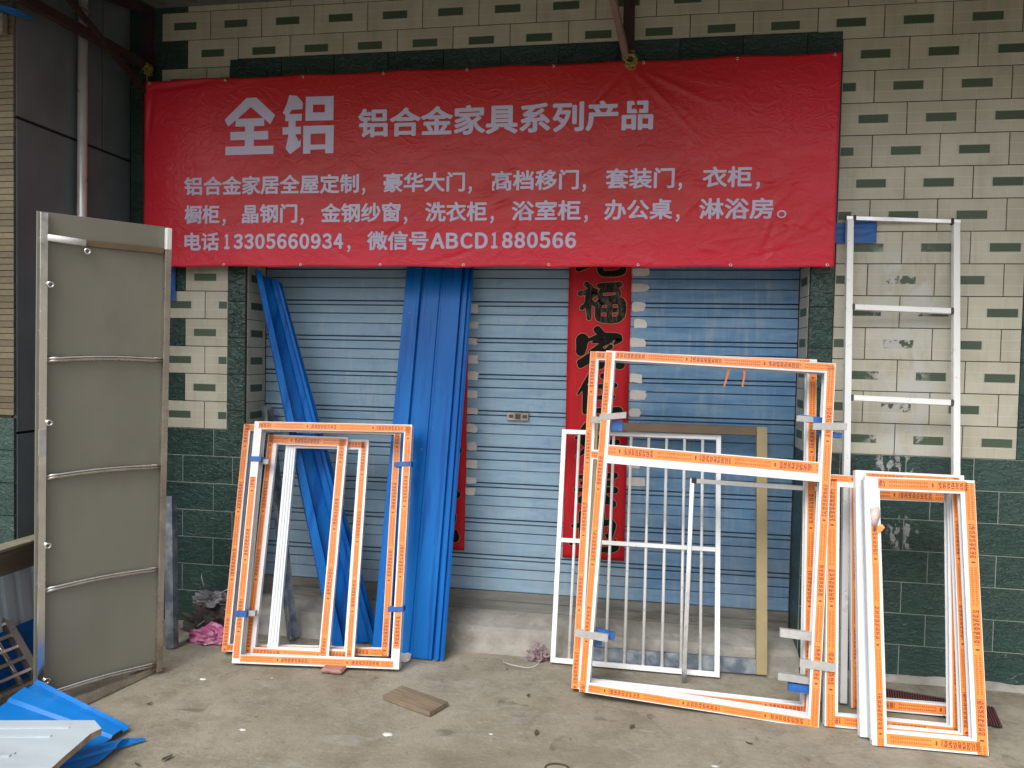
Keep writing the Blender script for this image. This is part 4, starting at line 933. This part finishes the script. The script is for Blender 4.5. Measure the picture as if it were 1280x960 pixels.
sheet('blue_offcut', 'narrow curled blue metal offcut on the ground at bottom left', M['blue_lit'],
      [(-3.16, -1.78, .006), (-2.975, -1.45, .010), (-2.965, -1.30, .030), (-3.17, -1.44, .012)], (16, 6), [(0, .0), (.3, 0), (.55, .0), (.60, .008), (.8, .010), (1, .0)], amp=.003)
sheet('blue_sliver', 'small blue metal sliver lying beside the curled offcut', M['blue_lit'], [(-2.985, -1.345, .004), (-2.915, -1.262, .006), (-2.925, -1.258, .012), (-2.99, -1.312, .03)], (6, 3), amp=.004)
wp = empty('white_panel', (-3.3, -1.6, .12), None, 'pale ribbed panel with a broken brown edge lying on the blue sheet at bottom left', 'panel'); WO = Vector(wp.location)
out = [(-3.75, -1.60, .155), (-3.347, -1.487, .148), (-3.025, -1.406, .142), (-2.960, -1.452, .140), (-2.975, -1.49, .138), (-2.965, -1.56, .136), (-2.955, -1.64, .136), (-2.94, -1.72, .136), (-2.93, -1.95, .138), (-3.75, -2.05, .155)]
bm = bmesh.new(); tp = [bm.verts.new(Vector(p_)-WO) for p_ in out]; bt = [bm.verts.new(Vector(p_)-WO-Vector((0, 0, .022))) for p_ in out]
bm.faces.new(tp); bm.faces.new(bt[::-1])
for i in range(len(out)):
    j = (i+1) % len(out); f = bm.faces.new((tp[i], bt[i], bt[j], tp[j])); f.material_index = 1 if 2 <= i <= 7 else 0
finish(bm, 'panel_body', [M['panel_white'], M['foam']], wp)
for dy in (-.055, -.12, -.24, -.255):
    a_ = Vector((-3.74, -1.60+dy, .1555)); b_ = Vector((-3.06+dy*.25, -1.415+dy*1.05, .1425)); tube('panel_rib', [a_-WO, b_-WO], 0, M['panel_white'], wp, prof=sq(.012, .004))
bm = bmesh.new(); box(bm, (-.045, -.03, 0), (.045, .03, .10), bev=.004); o = finish(bm, 'support_block', M['beam_wood'], None, loc=(-3.35, -1.62, .01)); tag(o, 'wooden block propping the pale panel at bottom left', 'wood block')
# steel lattice leaning at left
lt = empty('steel_lattice', (-3.66, -.93, .01), None, 'small steel lattice grille leaning at the left edge beside the taupe board', 'grille')
ud = Vector((-.56, .0, .83)).normalized(); vd = Vector((-.12, -.99, 0)).normalized(); nd = ud.cross(vd)
LH, LW = .85, .85
def lbar(nm, p, q_, r_, m_): tube(nm, [p, q_], 0, m_, lt, prof=sq(r_, r_), upv=nd)
lbar('lattice_rail', Vector((0, 0, 0)), ud*LH, .034, M['steel_brown']); lbar('lattice_rail', vd*LW, vd*LW+ud*LH, .034, M['steel_brown'])
for i in range(14):
    z_ = .03+i*.058; lbar('lattice_bar', ud*z_+vd*.01+nd*.006, ud*z_+vd*LW+nd*.006, .012 if i % 2 else .015, M['steel'] if i % 2 == 1 else M['steel_brown'])
for i in range(6):
    z_ = .07+i*.13; tube('lattice_upright', [vd*z_-nd*.012, vd*z_+ud*LH-nd*.012], .011, M['steel'], lt, 10)
# timber, grey corrugated sheet, blue sheet behind
bmw = empty('timber_beam', (-3.75, -1.1, .545), None, 'old stained timber beam lying along the dark grey wall at left', 'beam')
bm = bmesh.new(); box(bm, (-.035, -.70, 0), (.045, .50, .100), bev=.002); finish(bm, 'beam', M['beam_wood'], bmw)
bm = bmesh.new(); box(bm, (-.037, -.70, .1005), (.047, .50, .116), bev=.003); finish(bm, 'top_layer', M['beam_top'], bmw)  # paler layer along the top of the beam
sheet('grey_ribbed_sheet', 'pale grey ribbed metal sheet leaning under the timber beam at left', M['panel_white'],
      [(-3.86, -1.45, .01), (-3.80, -1.60, .543), (-3.80, -.74, .543), (-3.86, -.60, .01)], (10, 4), [(k_/30+o_, d_) for k_ in range(0, 30, 3) for o_, d_ in ((0, 0), (.055, 0), (.065, .014), (.09, .014))], amp=.002)
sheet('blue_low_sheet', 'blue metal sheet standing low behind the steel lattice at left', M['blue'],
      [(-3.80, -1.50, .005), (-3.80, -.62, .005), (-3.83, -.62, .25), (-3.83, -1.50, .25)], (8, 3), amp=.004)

# ================================================================== SMALL THINGS
def crumple(name, loc, s, mat, label, cat, sub=3, amp=.5, seed=0, freq=3.):
    bm = bmesh.new(); bmesh.ops.create_icosphere(bm, subdivisions=sub, radius=1)
    for v in bm.verts:
        d_ = v.co.normalized(); q_ = 1+amp*noise.noise(d_*freq+Vector((seed, 0, 0)))+amp*.5*abs(noise.noise(d_*freq*2.7+Vector((0, seed, 0))))-amp*.35*abs(noise.noise(d_*freq*6+Vector((0, seed, 3))))
        v.co = Vector((d_.x*s[0]*q_, d_.y*s[1]*q_, max(d_.z*s[2]*q_, -s[2]*.25)+s[2]*.25))
    o = finish(bm, name, M[mat] if isinstance(mat, str) else mat, None, smooth=False, loc=loc)
    if label: tag(o, label, cat)
    return o
crumple('plastic_bag', (-3.24, -.26, 0), (.125, .055, .055), 'purple', 'crumpled magenta plastic film on the ground by the green plinth', 'plastic film', 4, .6, 2, 2.6)
crumple('plastic_bag', (-3.11, -.20, .0), (.05, .04, .07), 'purple', 'small upright magenta plastic scrap beside the leaning window frames', 'plastic film', 3, .6, 5)
crumple('rubbish_heap', (-3.27, -.13, 0), (.16, .07, .12), 'dark_trash', 'dark heap of rubbish behind the magenta plastic', 'rubbish', 4, .7, 9, 3.4)
crumple('grey_bundle', (-3.32, -.12, .15), (.085, .05, .045), 'grey_cloth', 'crumpled grey plastic bundle on top of the dark rubbish', 'bundle', 4, .7, 4, 3.5)
for i, (a_, b_) in enumerate([((-3.30, -.16, .20), (-3.10, -.10, .255)), ((-3.22, -.17, .14), (-3.08, -.22, .04)), ((-3.36, -.14, .24), (-3.40, -.10, .30)), ((-3.25, -.16, .10), (-3.38, -.20, .03))]):
    m_ = [(a_[k]+b_[k])/2+(0, -.01, .02)[k] for k in range(3)]
    o = tube('thin_wire', [a_, m_, b_], .0022, M['wire'], None, 5); tag(o, ['thin pale wire pointing right from the grey bundle', 'thin pale wire hanging down over the dark rubbish', 'short pale wire sticking up at the grey post', 'pale wire lying low beside the grey post'][i], 'wire')
crumple('rag_bundle', (-1.535, -.125, .0), (.045, .035, .05), 'rag', 'small mauve rag bundle at the corner of the steel grille', 'rag', 4, .8, 11, 4)
# loop of thin wire beside the rag
pts = [(-1.60-.10*math.cos(a*.35)-.02*a*.1, -.20-.075*math.sin(a*.35), .004+.012*abs(math.sin(a*.5))) for a in range(11)]
o = tube('wire_loop', pts, .0018, M['wire'], None, 5); tag(o, 'loose curl of pale wire on the ground left of the rag', 'wire')
# brick under the left frame
bm = bmesh.new(); box(bm, (-.055, -.05, 0), (.055, .05, .022), bev=.008); bmesh.ops.subdivide_edges(bm, edges=bm.edges[:], cuts=2)
for v in bm.verts: v.co += Vector((1, 1, .3))*.008*noise.noise(v.co*30)
o = finish(bm, 'brick_piece', M['brick'], None, loc=(-2.47, -.475, .0)); tag(o, 'broken pink brick piece under the left window frame', 'brick')
# plank
bm = bmesh.new(); box(bm, (-.135, -.062, 0), (.135, .062, .020), bev=.0015); bmesh.ops.subdivide_edges(bm, edges=[e_ for e_ in bm.edges if e_.calc_length() > .05], cuts=3)
for v in bm.verts: v.co += Vector((.3, .5, .25))*.005*noise.noise(v.co*22)
o = finish(bm, 'wood_offcut', M['wood'], None, loc=(-1.995, -.730, .002)); o.rotation_euler = (0, 0, R(-25)); tag(o, 'short weathered plank lying on the concrete in front of the blue sheet', 'plank')
# plastic scrap at foot of blue sheet
o = crumple('clear_scrap', (-2.185, -.30, 0), (.035, .02, .03), 'scrap', 'pale crumpled film scrap at the foot of the blue sheet', 'film scrap', 2, .8, 7)
# red grating mat behind the right frames
gm = empty('drain_mat', (.21, -.28, .004), Matrix.Rotation(R(-14), 3, 'Z'), 'dark red perforated mat on the ground behind the far right frames', 'mat')
bm = bmesh.new(); box(bm, (-.22, -.095, 0), (.30, .105, .003)); finish(bm, 'backing', M['black_gap'], gm)
bm = bmesh.new()
for i in range(50): box(bm, (-.22+i*.0104, -.095, .0032), (-.2155+i*.0104, .105, .0075))
o = finish(bm, 'grating_ribs', M['mat'], gm); o['kind'] = 'stuff'
# chips and dry leaves
rd = random.Random(21)
for i, (x, y, s_, l_) in enumerate([(-2.02, -1.02, .024, 'largest pale plaster smear lying in front of the plank'), (-1.83, -1.30, .008, 'tiny white chip near the front edge of the picture below the plank'), (-1.62, -.93, .010, 'small white chip right of the plank'),
        (-3.02, -.70, .016, 'pale chip by the lower right corner of the taupe board'), (-2.72, -.62, .007, 'tiny pale chip in front of the left window frames'), (-.75, -1.0, .014, 'left one of two white chips in front of the tall door frames'), (-.64, -1.02, .010, 'right one of two white chips in front of the tall door frames'),
        (-2.6, -1.1, .016, 'pale flat chip on the concrete left of the plank'), (-1.34, -1.35, .008, 'white speck at the front by the dark ring')]):
    tag(crumple('plaster_chip', (x, y, -.001), (s_, s_*.6, s_*.22), 'white_chip', None, None, 1, .5, i), l_, 'chip', 'pale chips on the concrete')
for i, (x, y, s_, l_) in enumerate([(-1.44, -.89, .026, 'dark curled leaf scrap right of the plank'), (-1.52, -.56, .018, 'small dark leaf scrap behind the plank'), (-1.06, -.76, .022, 'dry leaf scrap in front of the tall door frames, farther one'), (-.60, -.80, .018, 'dry leaf scrap just in front of the tall frames'),
        (-2.76, -1.36, .026, 'long dry leaf scrap right of the blue offcut'), (-2.84, -1.42, .018, 'dark round leaf scrap beside the blue offcut'), (-3.10, -.98, .016, 'brown leaf scrap beside the tube below the taupe board'), (-1.66, -.30, .010, 'tiny dark scrap near the sill left of the rag')]):
    bm = bmesh.new(); vs = [bm.verts.new((s_*math.cos(a)*rd.uniform(.7, 1), s_*.40*math.sin(a)*rd.uniform(.7, 1), .003+.006*rd.random())) for a in [k*math.pi/4 for k in range(8)]]; bm.faces.new(vs)
    o = finish(bm, 'dry_leaf', M['dry'], None, loc=(x, y, .0)); o.rotation_euler = (0, 0, rd.uniform(0, 3)); o.modifiers.new('thickness', 'SOLIDIFY').thickness = .0015; tag(o, l_, 'leaf scrap', 'dry scraps on the concrete')
# shallow ring-shaped dent (old anchor) in the concrete
bm = bmesh.new(); pts = [(.045*math.cos(a*math.pi/10), .03*math.sin(a*math.pi/10), 0) for a in range(21)]; sweep(bm, pts, circ(.004, 5), cap=False)
o = finish(bm, 'ground_ring', M['dry'], None, smooth=True, loc=(-1.33, -1.13, .0)); tag(o, 'flat dark ring set into the concrete near the front', 'ring')
